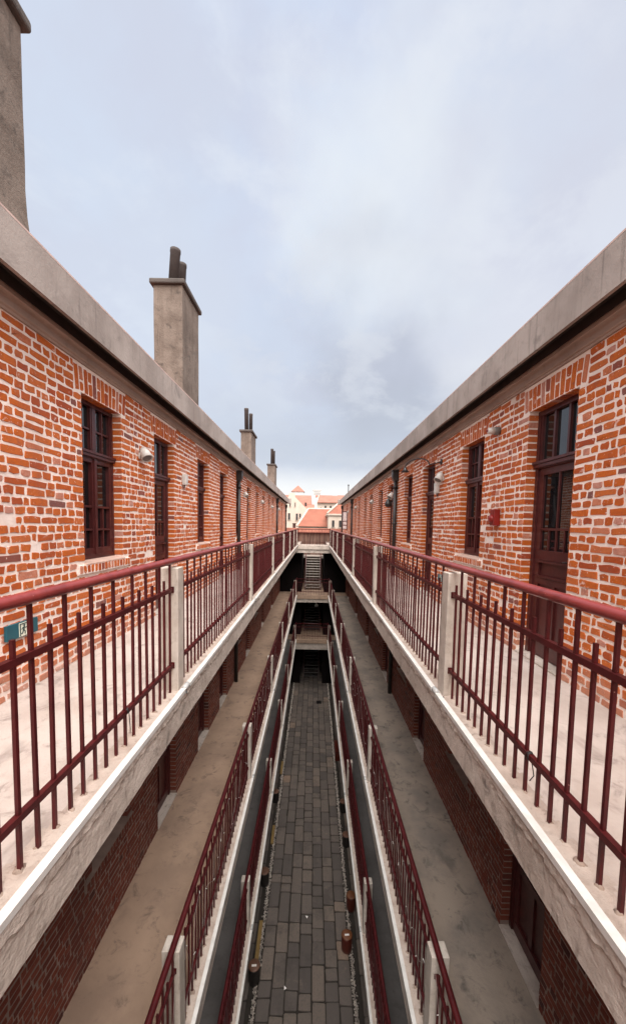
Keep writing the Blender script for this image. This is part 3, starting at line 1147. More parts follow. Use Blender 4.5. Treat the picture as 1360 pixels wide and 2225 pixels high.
def post_mesh():
    g = G()
    g.box(-0.08, 0.08, -0.07, 0.07, -0.005, 1.04)
    me = g.mesh('post', ['post_concrete'])
    fixnormals(me)
    return me


POST = post_mesh()
PITCHB = 0.1085


def bay_bars(a, b, side):
    """(position, is tall); bars are counted from one tall bar of each side"""
    anchor = 2.43 if side < 0 else 1.863
    k0 = int((a + 0.10 - anchor) / PITCHB) - 1
    out = []
    for k_ in range(k0, k0 + 60):
        y = anchor + k_ * PITCHB
        if a + 0.10 < y < b - 0.10:
            out.append((y, k_ % 2 == 0))
    return out


def railing(side, z, label):
    t = thing('gallery_railing', label, 'railing', (0, 0, z), 0, 'gallery railings along the court')
    g = G()
    pts = []
    y = -2.0
    while y < YB + 0.12:
        pts.append((side * (BARX + 0.006) + 0.0035 * nz(1, y, z, 0.6), y, 1.095 + 0.004 * nz(5, y, z, 0.5)))
        y += 0.5
    g.tube(pts, 0.0275, 14)
    g.build('handrail', 'handrail_lit_paint' if z == L3 else 'rail_paint', t)  # top rails take the lighter red that carries the sky light
    for py in POSTS:
        o = link('post', POST, t, (side * 1.195, py, 0), 0, 0.006)
        o.rotation_euler = (random.uniform(-.006, .006), random.uniform(-.006, .006), random.uniform(-.02, .02))
    count = 0
    rest = G()
    for i in range(len(POSTS) - 1):
        a, b = POSTS[i], POSTS[i + 1]
        g = G()
        for zz, hh in ((0.86, 0.0155), (0.22, 0.0155)):
            g.box(side * BARX - 0.0135, side * BARX + 0.0135, a + 0.0705, b - 0.0705, zz - hh, zz + hh)
            for yy in (a + 0.071, b - 0.077):
                g.box(side * BARX - 0.02, side * BARX + 0.02, yy, yy + 0.006, zz - 0.026, zz + 0.026)
        p = g.build('railing_panel', 'rail_paint', t)
        for yb, tall in bay_bars(a, b, side):
            if count < 100 and yb > 0.9:
                o = link('bar', LONG if tall else SHORT, p, (side * BARX + random.uniform(-.002, .002), yb + random.uniform(-.004, .004), random.uniform(-.004, .004)))
                o.rotation_euler = (random.uniform(-.005, .005), random.uniform(-.004, .004), random.uniform(-.08, .08))
                count += 1
            else:
                rest.box(side * BARX - 0.0078, side * BARX + 0.0078, yb - 0.0078, yb + 0.0078, 0, BH_LONG if tall else BH_SHORT)
    o = rest.build('bars', 'rail_paint', t)
    o['kind'] = 'stuff'
    return t


FEET = {sd: [(BARX, yb) for i in range(3) for yb, tall in bay_bars(POSTS[i], POSTS[i + 1], sd) if yb > 0.8] for sd in (-1, 1)}

# ------------------------------------------------------------------ the two brick blocks


def chimney(parent, x, y, w, d, z0, z1, pots, seed, flare=False):
    """x: face towards the court (negative side), w: size across, d: size along the roof"""
    g = G()
    rnd = random.Random(seed)
    # slightly uneven rendered shaft
    xa, xb = x - w, x
    n = 10
    rows = []
    for i in range(n + 1):
        f = i / n
        zz = z0 + (z1 - 0.09 - z0) * f
        k_ = 0.0
        if flare:
            k_ = 0.05 * max(0, 1 - (zz - z0) / 0.75)
        j = lambda q: 0.006 * nz(q, zz, seed, 1.7)
        rows.append([(xa - k_ + j(1), y - k_ + j(2), zz), (xb + k_ + j(3), y - k_ + j(4), zz), (xb + k_ + j(5), y + d + k_ + j(6), zz), (xa - k_ + j(7), y + d + k_ + j(8), zz)])
    b0 = len(g.v)
    for r in rows:
        g.v += r
    for i in range(n):
        for q in range(4):
            p = (q + 1) % 4
            g.face([b0 + i * 4 + q, b0 + i * 4 + p, b0 + i * 4 + 4 + p, b0 + i * 4 + 4 + q])
    g.face([b0 + n * 4 + q for q in range(4)])
    # drip moulding under the cap
    o = g.build('chimney', 'chimney_render', parent, None, 0, 0.012)
    c = G()
    e = 0.055
    c.box(xa - e, xb + e, y - e, y + d + e, z1 - 0.088, z1)
    c.build('chimney_cap', 'cap_concrete', o, None, 0, 0.022)
    for (px_, py_, h, r, lean) in pots:
        p = G()
        p.lathe([(r * 0.95, -0.02), (r * 0.95, h * 0.9), (r * 1.02, h * 0.92), (r * 1.0, h), (r * 0.8, h), (r * 0.78, h - 0.1)], (0, 0, 0), 18)
        q = p.build('chimney_pot', 'pot_clay', o, (px_, py_, z1))
        q.rotation_euler = (0, lean, 0)
    return o


def downpipe(parent, side, y, z0, z1):
    g = G()
    x = side * (XW - 0.075)
    r = 0.052
    g.tube([(x, y, z0), (x, y, z1 - 0.30)], r, 14)
    for zz in [z0 + 0.4, z0 + 1.5, z0 + 2.5, z1 - 0.5]:
        g.lathe([(r, -0.03), (r + 0.012, -0.03), (r + 0.012, 0.03), (r, 0.03)], (x, y, zz), 14)
        a, b = sorted((x, side * (XW - 0.001)))
        g.box(a, b, y - 0.012, y + 0.012, zz - 0.012, zz + 0.012)
    o = g.build('downpipe', 'black_pipe', parent)
    h = G()
    # hopper head
    h.extrude_poly([(x - 0.10, y - 0.07, z1 - 0.05), (x + 0.10, y - 0.07, z1 - 0.05), (x + 0.10, y - 0.07, z1 - 0.22), (x + 0.055, y - 0.07, z1 - 0.32), (x - 0.055, y - 0.07, z1 - 0.32), (x - 0.10, y - 0.07, z1 - 0.22)], (0, 0.2, 0))
    h.box(x - 0.115, x + 0.115, y - 0.085, y + 0.145, z1 - 0.048, z1 - 0.01)
    h.build('hopper_head', 'black_pipe', o, None, 0, 0.006)
    return o


def block(side, label):
    b = thing('brick_building', label, 'building', (0, 0, 0), 0, 'long brick blocks facing each other')
    rz = pi / 2 if side < 0 else -pi / 2
    ops = [(y, SILL if w else L3, TOPZ, w) for y, w in OPEN[side]]
    brick_wall('wall', side, Y0, Y1, L3 - 0.01, ZC + 1.59, ops, ['mortar', 'brick', 'sill_render'], b, 21 + side, 9.5)
    ops2 = [(y, L2 + (SILL - L3) if w else L2, L2 + 2.62, w) for y, w in OPEN2[side]]
    brick_wall('wall', side, Y0, Y1, L2 - 0.01, L3 - TH + 0.02, ops2, ['mortar_dark', 'brick_dark', 'mortar_dark'], b, 31 + side, -10)
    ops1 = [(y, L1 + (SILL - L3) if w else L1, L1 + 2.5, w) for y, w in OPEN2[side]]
    brick_wall('wall', side, Y0, Y1, L1 - 0.01, L2 - TH + 0.02, ops1, ['mortar_dark', 'brick_dark', 'mortar_dark'], b, 41 + side, -10)
    brick_wall('wall', side, Y0, Y1, -0.01, L1 - TH + 0.02, [(y, 0.0, 2.6, 0) for y, w in OPEN2[side] if not w], ['mortar_dark', 'brick_dark', 'mortar_dark'], b, 51 + side, -10)
    # core, back and end walls of the block
    g = G()
    a, c = sorted((side * (XW + 0.26), side * 9.5))
    g.box(a, c, Y0, Y1 - 0.02, -0.01, ZC + 1.6)
    g.build('rear_wall', 'cream_render', b)
    for zfl, oo in ((L3, OPEN[side]), (L2, OPEN2[side]), (L1, OPEN2[side])):
        for (y, w) in oo:
            if w:
                f = link('window', WIN, b, (side * XW, y, zfl + SILL - L3), rz)
                link('pane', WPANE, f)
            else:
                f = link('door', DOOR, b, (side * XW, y, zfl + 0.02), rz)
                link('pane', DPANE, f)
                link('handle', DHANDLE, f)
                link('threshold', DSTEP, f)
    for (y, w) in OPEN2[side]:
        if not w:
            f = link('door', DOOR, b, (side * XW, y, 0.02), rz)
            link('pane', DPANE, f)
            link('handle', DHANDLE, f)
    # cornice and parapet gutter
    P = lambda pr: [(side * x, ZC + z) for x, z in pr]
    g = G()
    g.prism(P([(2.37, 1.572), (2.348, 1.572), (2.343, 1.590), (2.328, 1.594), (2.322, 1.600), (2.322, 1.648), (2.314, 1.664), (2.296, 1.676), (2.276, 1.656), (2.262, 1.660), (2.262, 1.690), (2.268, 1.700), (2.268, 1.800), (2.37, 1.800)]), Y0, Y1)
    g.build('cornice', 'cornice_paint', b)
    # dark lining added to paint the shade in the eaves recess
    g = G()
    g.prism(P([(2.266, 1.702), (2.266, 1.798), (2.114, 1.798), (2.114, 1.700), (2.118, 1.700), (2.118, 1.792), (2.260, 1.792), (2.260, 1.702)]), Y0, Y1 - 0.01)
    g.build('recess_shade', 'recess_shade_brown', b)
    g = G()
    g.prism(P([(2.270, 1.803), (2.110, 1.803), (2.108, 1.697), (2.07, 1.694), (2.07, 2.030), (2.30, 2.036), (2.30, 1.88), (2.40, 1.86), (2.40, 1.803)]), Y0, Y1 - 0.5)
    pg = g.build('parapet', 'parapet_concrete', b)
    g = G()
    g.prism(P([(2.069, 2.031), (2.0685, 2.046), (2.085, 2.050), (2.20, 2.052), (2.20, 2.034)]), Y0, Y1 - 0.5)
    g.build('coping', 'coping_pink', b)
    # parapet end block
    g = G()
    xa, xb = sorted((side * 1.93, side * 2.42))
    g.box(xa, xb, Y1 - 0.5, Y1, ZC + 1.70, ZC + 2.12)
    g.build('parapet_end', 'parapet_concrete', b, None, 0, 0.01)
    g = G()
    g.extrude_poly([(side * 2.31, Y0, ZC + 1.93), (side * 6.0, Y0, ZC + 2.35), (side * 9.8, Y0, ZC + 1.95), (side * 9.8, Y0, ZC + 1.60), (side * 2.41, Y0, ZC + 1.61)], (0, Y1 - Y0 - 0.1, 0))
    g.build('roof', 'roof_tile', b)
    # gallery slabs
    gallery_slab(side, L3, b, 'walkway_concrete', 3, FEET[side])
    gallery_slab(side, L2, b, 'walkway_brown' if side < 0 else 'walkway_grey', 4, FEET[side])  # left slab warmer and lighter, right slab greyer
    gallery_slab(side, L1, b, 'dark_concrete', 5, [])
    return b


B_L = block(-1, 'long brick block on the left side of the court, with four rendered chimneys')
B_R = block(1, 'long brick block on the right side of the court, without chimneys above its parapet')

# chimneys of the left block
Z = lambda d: ZC + d
chimney(B_L, -2.45, 2.3, 0.62, 1.08, Z(1.9), Z(4.07), [(-2.75, 2.6, 0.7, 0.09, 0.0)], 3, True)
chimney(B_L, -2.42, 7.1, 0.52, 0.96, Z(1.9), Z(4.30), [(-2.68, 7.36, 0.68, 0.093, 0.075), (-2.665, 7.72, 0.66, 0.085, 0.05)], 4)
chimney(B_L, -2.45, 14.85, 0.40, 1.1, Z(1.9), Z(3.57), [(-2.675, 15.1, 0.86, 0.085, -0.02), (-2.60, 15.6, 0.80, 0.075, 0.0)], 5)
chimney(B_L, -2.45, 23.6, 0.45, 1.1, Z(1.9), Z(3.66), [(-2.66, 23.9, 0.95, 0.09, 0.0), (-2.60, 24.4, 0.92, 0.08, 0.0)], 6)
for y in (11.7, 23.9, 31.4):
    downpipe(B_L, -1, y, L3, ZC + 1.60)
for y in (10.95, 23.4, 31.4):
    downpipe(B_R, 1, y, L3, ZC + 1.60)
for s, bb, yy in ((-1, B_L, 11.4), (1, B_R, 10.8)):
    for zf, zt in ((L2, L3 - TH), (L1, L2 - TH)):
        g = G()
        g.tube([(s * (XW - 0.08), yy, zf), (s * (XW - 0.08), yy, zt)], 0.055, 12)
        g.build('downpipe', 'black_pipe', bb)

# small iron roof vent on the right block
g = G()
g.tube([(2.50, 28.5, Z(1.9)), (2.50, 28.5, Z(2.95))], 0.035, 10)
g.lathe([(0.035, 0), (0.06, 0.02), (0.06, 0.07), (0.03, 0.09)], (2.50, 28.5, Z(2.92)), 10)
g.build('vent_pipe', 'black_pipe', B_R)

# open casement at the far end of the right block
g = G()
xa, xb, ya, yb, za, zb = 1.99, 2.37, 27.02, 27.06, Z(-0.30), Z(0.98)
g.box(xa, xa + 0.05, ya, yb, za, zb)
g.box(xb - 0.05, xb, ya, yb, za, zb)
for zz in (za, za + 0.28, za + 0.56, zb - 0.05):
    g.box(xa + 0.05, xb - 0.05, ya + 0.002, yb - 0.002, zz, zz + 0.05)
sash = g.build('open_casement', 'joinery_paint', B_R)
g = G()
g.box(xa + 0.04, xb - 0.04, ya + 0.015, ya + 0.02, za + 0.03, zb - 0.03)
g.build('pane', 'glass_clear', sash)
# small lightning strap loops along the left parapet
g = G()
for y in (5.9, 8.6, 13.1, 19.5):
    pts = [(-2.2, y + 0.06 * cos(a * pi / 6), Z(2.03) + 0.09 * sin(a * pi / 6)) for a in range(7)]
    g.tube(pts, 0.006, 6)
g.build('lightning_strap', 'wire_grey', B_L)

# ------------------------------------------------------------------ railings along the galleries
for z, nm in ((L3, 'top'), (L2, 'middle'), (L1, 'lowest')):
    for s, sd in ((-1, 'left'), (1, 'right')):
        railing(s, z, f'dark red bar railing with pale concrete posts along the {nm} gallery on the {sd}')

# ------------------------------------------------------------------ far end: cross galleries, stairs, boarded wall
for z, nm, bd, hole in ((L3, 'top', 0.52, True), (L2, 'middle', 0.52, False), (L1, 'lowest', 0.72, False)):
    t = thing('cross_gallery', f'concrete cross gallery closing the far end of the court on the {nm} level', 'walkway', (0, YB, z), 0, 'cross galleries at the far end')
    g = G()
    if hole:
        g.box(-XW, XW, 0.0, 1.3, -TH, 0)
        g.box(-XW, -1.0, 1.3, 5.9, -TH, 0)
        g.box(1.0, XW, 1.3, 5.9, -TH, 0)
    else:
        g.box(-XW, XW, 0.0, 5.9, -TH, 0)
    g.build('floor_slab', 'fascia_concrete' if hole else 'walkway_brown', t)
    g = G()
    g.box(-XW + 0.01, XW - 0.01, 0.06, 0.36, -bd, -TH)
    g.build('edge_beam', 'fascia_concrete', t)
    # near-black panels that stand in for the shade on both sides of the stair
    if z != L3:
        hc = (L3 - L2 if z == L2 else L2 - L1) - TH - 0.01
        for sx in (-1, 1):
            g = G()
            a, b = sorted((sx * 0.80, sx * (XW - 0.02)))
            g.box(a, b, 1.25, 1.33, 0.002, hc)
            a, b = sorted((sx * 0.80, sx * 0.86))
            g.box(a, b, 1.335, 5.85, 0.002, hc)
            g.build('chamber_shade_panel', 'shade_black', t)
    r = thing('end_railing', f'short dark red bar railing across the far end of the {nm} gallery', 'railing', (0, YB + 0.1, z), 0, 'railings across the far end')
    g = G()
    g.tube([(-XE - 0.05, 0, 1.095), (XE + 0.05, 0, 1.095)], 0.024, 10)
    g.build('handrail', 'rail_paint', r)
    g = G()
    for zz in (0.86, 0.22):
        g.box(-XE - 0.02, XE + 0.02, -0.012, 0.012, zz - 0.015, zz + 0.015)
    p = g.build('railing_panel', 'rail_paint', r)
    nb = 19
    for i in range(nb):
        x = -XE + 0.06 + i * (2 * XE - 0.12) / (nb - 1)
        link('bar', LONG if i % 2 == 0 else SHORT, p, (x, 0, 0))
    # the two uprights that stand a little above the rail
    for s in (-1, 1):
        g = G()
        g.box(-0.03, 0.03, -0.03, 0.03, 0, 1.18)
        g.build('end_upright', 'rail_paint', r, (s * (XE + 0.03), 0, 0))


def staircase(z0, z1, label, tr='tread_stone'):
    t = thing('staircase', label, 'staircase', (0, 28.2, z0), 0, 'stair flights at the far end')
    n = 13
    rise = (z1 - z0) / n
    run = 2.45 / n
    for i in range(n):
        g = G()
        g.box(-0.54, 0.54, 0, run + 0.03, -0.045, 0)
        g.build('tread', tr, t, (0, i * run, (i + 1) * rise), 0, 0.006)
    for s in (-1, 1):
        g = G()
        a, b = sorted((s * 0.545, s * 0.60))
        x = a
        g.extrude_poly([(a, -0.05, 0.0), (a, 2.45, n * rise - 0.12), (a, 2.45, n * rise + 0.10), (a, -0.05, 0.22)], (b - a, 0, 0))
        g.build('stringer', 'stair_steel', t)
        g = G()
        xx = s * 0.575
        g.tube([(xx, 0, 1.0), (xx, 2.45, n * rise + 0.95)], 0.022, 8)
        for k_ in range(8):
            yy = 0.1 + k_ * 0.32
            zz = yy / 2.45 * n * rise
            g.box(xx - 0.009, xx + 0.009, yy - 0.009, yy + 0.009, zz + 0.1, zz + 0.98)
        g.build('stair_rail', 'rail_paint', t)
    g = G()
    g.box(-1.25, 1.25, 2.48, 3.70, (z1 - z0) - 0.18, (z1 - z0))
    g.build('landing', tr, t)
    return t


t = thing('end_wall', 'wall in painted shade closing the court below the middle gallery behind the stairs', 'wall', (0, 31.95, 0))
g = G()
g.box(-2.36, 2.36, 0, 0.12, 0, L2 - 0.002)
g.build('wall_face', 'shade_black', t)  # shade painted as a near-black face
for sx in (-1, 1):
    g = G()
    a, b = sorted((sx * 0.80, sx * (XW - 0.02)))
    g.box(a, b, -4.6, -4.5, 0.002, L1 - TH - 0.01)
    g.build('shade_partition', 'shade_black', t)  # black panels added as shade under the lowest gallery
staircase(L2, L3 - 1.1, 'stair with pale treads rising from the middle gallery to the landing under the open sky')
staircase(L1, L2 - 1.0, 'dim stair behind the lowest cross gallery, under the middle one', 'dark_concrete')  # dark treads and landing: shade put into the colour
staircase(0.0, L1 - 1.0, 'dim stair at the end of the paved court', 'dark_concrete')  # shade painted into treads and landing here too

t = thing('boarded_wall', 'brown boarded wall with a red tiled coping behind the far top railing', 'wall', (0, 31.95, 0))
g = G()
g.box(-2.36, 2.36, 0, 0.12, L2, Z(-0.54))
g.build('boards', 'board_wall', t)
g = G()
g.extrude_poly([(-2.37, -0.22, Z(-0.62)), (-2.37, 0.25, Z(-0.30)), (-2.37, 0.72, Z(-0.62)), (-2.37, 0.72, Z(-0.66)), (-2.37, 0.25, Z(-0.36)), (-2.37, -0.22, Z(-0.66))], (4.74, 0, 0))
g.build('tile_coping', 'roof_tile', t)

# ------------------------------------------------------------------ fittings on the walls (local: origin on the brick face, -y looks out)
ROT = {-1: pi / 2, 1: -pi / 2}


def at_wall(side, y, z):
    return (side * (XW - 0.006), y, Z(z))


def spotlight(side, y, z, label, tilt=0.5, size=1.0, face=1):
    t = thing('wall_spotlight', label, 'lamp', at_wall(side, y, z), ROT[side], 'white cone spotlights on the brick walls')
    g = G()
    g.box(-0.03, 0.03, -0.02, 0, -0.05, 0.03)
    g.tube([(0, -0.01, -0.02), (0, -0.05, -0.05), (0, -0.07, -0.01)], 0.009, 8)
    g.build('bracket', 'white_plastic', t)
    g = G()
    s = size
    g.lathe([(0.010, 0.11 * s), (0.045 * s, 0.105 * s), (0.062 * s, 0.05 * s), (0.078 * s, -0.06 * s), (0.070 * s, -0.06 * s), (0.062 * s, -0.045 * s)], (0, 0, 0), 20)
    o = g.build('lamp_shade', 'white_plastic', t, (0, -0.085, 0.0))
    o.rotation_euler = (-tilt, face * 0.35, 0)
    g = G()
    g.lathe([(0.001, -0.005), (0.055 * s, -0.004), (0.06 * s, 0), (0.001, 0.001)], (0, 0, -0.048 * s), 16)
    g.build('lens', 'grey_plastic', o)
    return t


def box_unit(side, y, z, label, w=0.12, h=0.19, d=0.07, cat='junction box'):
    t = thing('junction_box', label, cat, at_wall(side, y, z), ROT[side], 'white boxes on the brick walls')
    g = G()
    g.box(-w / 2, w / 2, -d, 0, -h / 2, h / 2)
    g.build('casing', 'white_plastic', t, None, 0, 0.008)
    g = G()
    g.box(-w / 2 + 0.015, w / 2 - 0.015, -d - 0.004, -d, -h / 2 + 0.015, h / 2 - 0.015)
    g.build('cover', 'white_plastic', t)
    g = G()
    g.tube([(0, -0.03, -h / 2), (0.0, -0.03, -h / 2 - 0.03), (0.02, -0.012, -h / 2 - 0.05)], 0.008, 8)
    g.build('cable', 'black_metal', t)
    return t


spotlight(-1, 5.22, 0.89, 'white cone spotlight on the left wall between its nearest window and nearest door')
box_unit(-1, 6.93, 0.76, 'white square box on the left wall just past its nearest door')
spotlight(-1, 12.85, 0.95, 'white cone spotlight on the left wall just beyond the black downpipe', 0.5, 0.95)
spotlight(-1, 16.95, 0.95, 'white cone spotlight on the left wall midway between its two downpipes', 0.5, 0.95)
spotlight(-1, 20.9, 0.92, 'white cone spotlight on the left wall, second last before the far downpipe', 0.5, 0.95)
spotlight(-1, 24.9, 0.95, 'white cone spotlight on the left wall beyond the second downpipe', 0.5, 0.95)
spotlight(1, 7.10, 0.90, 'white cone spotlight above a white box on the right wall beside the second door', 0.5, 1.0, -1)
box_unit(1, 7.36, 0.74, 'white upright box under the spotlight on the right wall', 0.13, 0.20)
spotlight(1, 11.55, 0.90, 'white cone spotlight on the right wall beside the black downpipe', 0.6, 1.1, -1)
spotlight(1, 15.4, 0.95, 'white cone spotlight on the right wall midway between its two downpipes', 0.5, 0.95, -1)
spotlight(1, 21.2, 0.98, 'white cone spotlight on the right wall just short of the far downpipe', 0.5, 0.95, -1)
spotlight(1, 26.0, 0.90, 'white cone spotlight on the right wall by the open casement', 0.5, 0.95, -1)

t = thing('lantern', 'black bowl lantern on the right wall beneath the spotlight by the downpipe', 'lamp', at_wall(1, 11.62, 0.66), ROT[1])
g = G()
g.lathe([(0.02, 0.16), (0.05, 0.13), (0.10, 0.04), (0.11, -0.03), (0.07, -0.08), (0.01, -0.09)], (0, -0.13, 0), 16)
g.build('bowl', 'black_metal', t)
g = G()
g.box(-0.025, 0.025, -0.12, 0, 0.06, 0.10)
g.build('bracket', 'black_metal', t)

# gooseneck lamp by the second right door
t = thing('gooseneck_lamp', 'black gooseneck lamp curving over the second door of the right wall', 'lamp', at_wall(1, 7.25, 1.22), ROT[1])
g = G()
g.lathe([(0.02, -0.012), (0.055, -0.012), (0.055, 0.0), (0.03, 0.002)], (0, 0, 0), 16, 0, 'y')
g.build('wall_plate', 'black_metal', t)
g = G()
pts = [(0, 0, 0), (-0.16, -0.05, 0.0), (-0.36, -0.12, 0.0)]
pts += [(-0.36 - 0.24 * (1 - cos(a)), -0.12 - 0.30 * (1 - cos(a)) * 0.6, 0.15 * sin(a)) for a in [pi * i / 10 for i in range(1, 11)]]
g.tube(pts, 0.012, 8)
g.build('neck', 'black_metal', t)
g = G()
g.lathe([(0.012, 0.06), (0.03, 0.05), (0.035, 0.02), (0.085, -0.035), (0.07, -0.035), (0.03, 0.0)], (-0.84, -0.48, -0.05), 16)
g.build('lamp_shade', 'black_metal', t)

# motion sensor
t = thing('wall_sensor', 'small white and grey sensor with a red tip high on the right wall', 'sensor', at_wall(1, 5.02, 1.25), ROT[1])
g = G()
g.lathe([(0.045, -0.07), (0.05, -0.06), (0.05, 0.0), (0.04, 0.002)], (0, 0, 0), 18, 0, 'y')
g.build('base', 'grey_plastic', t)
g = G()
g.lathe([(0.02, -0.15), (0.04, -0.14), (0.045, -0.071), (0.03, -0.069)], (0, 0, 0), 18, 0, 'y')
g.build('sensor_body', 'white_plastic', t)
g = G()
g.lathe([(0.005, -0.172), (0.014, -0.165), (0.016, -0.151), (0.01, -0.149)], (0, 0, 0), 12, 0, 'y')
g.build('tip', 'red_plastic', t)

# fire alarm
t = thing('fire_alarm', 'red fire alarm box with round sounder on the right wall before the first door', 'alarm', at_wall(1, 4.93, 0.135), ROT[1])
g = G()
g.box(-0.055, 0.055, -0.085, 0, -0.105, 0.105)
g.build('casing', 'red_plastic', t, None, 0, 0.008)
g = G()
g.lathe([(0.02, -0.115), (0.045, -0.11), (0.055, -0.086), (0.05, -0.084)], (0, 0, -0.02), 18, 0, 'y')
g.build('sounder', 'red_plastic', t)
g = G()
g.tube([(-0.06, -0.03, 0.075), (-0.16, -0.02, 0.08), (-0.2, -0.01, 0.095)], 0.008, 8)
g.build('cable', 'grey_plastic', t)


def exit_sign(side, y, z, label, rot=0.0):
    t = thing('exit_sign', label, 'sign', at_wall(side, y, z), ROT[side], 'emergency exit signs low on the walls')
    g = G()
    g.box(-0.168, 0.168, -0.022, 0.0, -0.062, 0.062)
    g.build('panel', 'sign_teal', t, None, 0, 0.004)
    g = G()
    g.box(-0.045, 0.055, -0.0245, -0.0225, -0.055, 0.055)
    g.build('pictogram_field', 'sign_white', t)
    # door frame and running figure
    g = G()
    f0, f1 = -0.0275, -0.0250
    g.box(-0.038, 0.048, f0, f1, 0.042, 0.049)
    g.box(-0.038, -0.031, f0, f1, -0.05, 0.042)
    g.box(0.041, 0.048, f0, f1, -0.05, 0.042)
    g.lathe([(0.001, f0), (0.0088, f0), (0.0088, f1), (0.001, f1)], (0.008, 0, 0.030), 14, 0, 'y')

    def limb(x0, z0, x1, z1, w):
        dx, dz = x1 - x0, z1 - z0
        L = math.hypot(dx, dz)
        nx_, nz_ = -dz / L * w / 2, dx / L * w / 2
        g.extrude_poly([(x0 + nx_, f0, z0 + nz_), (x1 + nx_, f0, z1 + nz_), (x1 - nx_, f0, z1 - nz_), (x0 - nx_, f0, z0 - nz_)], (0, f1 - f0, 0))
    limb(0.008, 0.020, -0.002, -0.010, 0.013)
    limb(0.008, 0.016, 0.024, 0.006, 0.006)
    limb(0.024, 0.006, 0.030, 0.014, 0.0055)
    limb(0.006, 0.016, -0.012, 0.012, 0.006)
    limb(-0.012, 0.012, -0.020, 0.000, 0.0055)
    limb(0.000, -0.008, 0.018, -0.020, 0.008)
    limb(0.018, -0.020, 0.014, -0.042, 0.007)
    limb(-0.002, -0.008, -0.012, -0.030, 0.008)
    limb(-0.012, -0.030, -0.026, -0.034, 0.007)
    g.build('running_figure', 'sign_dark', t)
    return t


exit_sign(-1, 3.045, -0.89, 'teal exit sign with a running figure low on the left wall behind the near railing')
exit_sign(1, 6.97, -0.94, 'teal exit sign low on the right wall behind the near concrete post')

# pendant lamp under the middle cross gallery
t = thing('pendant_lamp', 'small white cone pendant hanging under the middle cross gallery', 'lamp', (0.28, 26.9, L2 - 0.95))
g = G()
g.lathe([(0.02, 0.28), (0.05, 0.25), (0.15, 0.02), (0.15, 0.0), (0.12, 0.0)], (0, 0, 0), 18)
g.build('lamp_shade', 'white_plastic', t)
g = G()
g.tube([(0, 0, 0.27), (0, 0, 0.68)], 0.008, 6)
g.build('cord', 'black_metal', t)

# ------------------------------------------------------------------ things standing in the court


def drum(x, y, r, h, body, top, label, lab=True, name='drum'):
    t = thing('drum_stool', label, 'stool', (x, y, 0.004), 0, 'drums along the edges of the court')
    g = G()
    g.lathe([(r * 0.9, 0.0), (r * 0.97, 0.02), (r, h * 0.3), (r, h * 0.7), (r * 0.98, h - 0.03), (r * 0.96, h - 0.004)], (0, 0, 0), 26)
    g.build('body', body, t)
    g = G()
    g.lathe([(r * 0.96, h - 0.004), (r * 1.0, h + 0.004), (r * 0.98, h + 0.018), (r * 0.85, h + 0.026), (0.01, h + 0.028)], (0, 0, 0), 26)
    g.build('seat', top, t)
    if lab:
        g = G()
        g.box(-0.06, 0.06, -0.024, 0.024, h + 0.029, h + 0.032)
        g.build('sticker', 'label_white', t, (0, -0.02, 0), 0.08)
    return t


drum(1.12, 9.72, 0.15, 0.42, 'drum_red', 'drum_top', 'dark red drum with tan top and white sticker, nearest on the right of the paving')
drum(1.35, 10.85, 0.145, 0.42, 'drum_red', 'drum_top', 'dark red drum with tan top just behind the stickered one on the right', False)
drum(1.40, 13.15, 0.15, 0.40, 'drum_black', 'drum_top_brown', 'black drum with a brown top on the right, third from the front', False)
drum(1.42, 14.8, 0.15, 0.42, 'drum_black', 'drum_top_brown', 'black drum with a brown top on the right, farthest of the row', False)
drum(-1.30, 8.95, 0.15, 0.42, 'drum_black', 'drum_top_brown', 'black drum with brown top and white sticker, on the left of the paving')
drum(-1.38, 11.6, 0.15, 0.42, 'drum_black', 'drum_top_brown', 'black drum with a brown top on the left, behind the long yellow plank', False)
drum(-1.40, 15.3, 0.15, 0.42, 'drum_black', 'drum_top_brown', 'black drum with a brown top on the left, farthest of the row', False)
for a, b, lb in ((9.35, 10.4, 'yellowed plank lying by the left drain, nearest one'), (13.1, 13.95, 'yellowed plank lying by the left drain, middle one'), (17.0, 17.95, 'yellowed plank lying by the left drain, farthest one')):
    g = G()
    g.box(-0.05, 0.05, -(b - a) / 2, (b - a) / 2, 0, 0.035)
    o = g.build('plank', 'plank_yellow', None, (-1.31, (a + b) / 2, 0.02), random.uniform(-.02, .02), 0.004)
    tag(o, lb, 'plank', 'planks beside the drain')
g = G()
g.box(-0.13, 0.13, -0.5, 0.5, 0, 0.45)
g.box(-0.14, 0.14, -0.51, 0.51, 0.452, 0.49)
o = g.build('planter_box', 'drum_red', None, (1.40, 18.6, 0.004), 0, 0.008)
tag(o, 'dark red low planter box against the right edge of the paving', 'box')
g = G()
g.box(-0.16, 0.16, -0.2, 0.2, 0, 0.02)
g.box(-0.13, 0.13, -0.17, 0.17, 0.021, 0.024)
o = g.build('drain_cover', 'black_metal', None, (0.55, 24.3, 0.02))
tag(o, 'dark square drain cover at the far end of the paving', 'drain cover')
# bits of litter
for x, y, r, lb in ((-0.52, 8.75, 0.4, 'white paper scrap on the paving nearest the viewer'), (0.02, 10.5, 1.0, 'white paper scrap in the middle of the paving')):
    g = G()
    g.extrude_poly([(0, 0, 0), (0.07, 0.01, 0.004), (0.03, 0.08, 0.012)], (0, 0, 0.003))
    o = g.build('paper_scrap', 'label_white', None, (x, y, 0.024), r)
    tag(o, lb, 'litter', 'paper scraps on the paving')

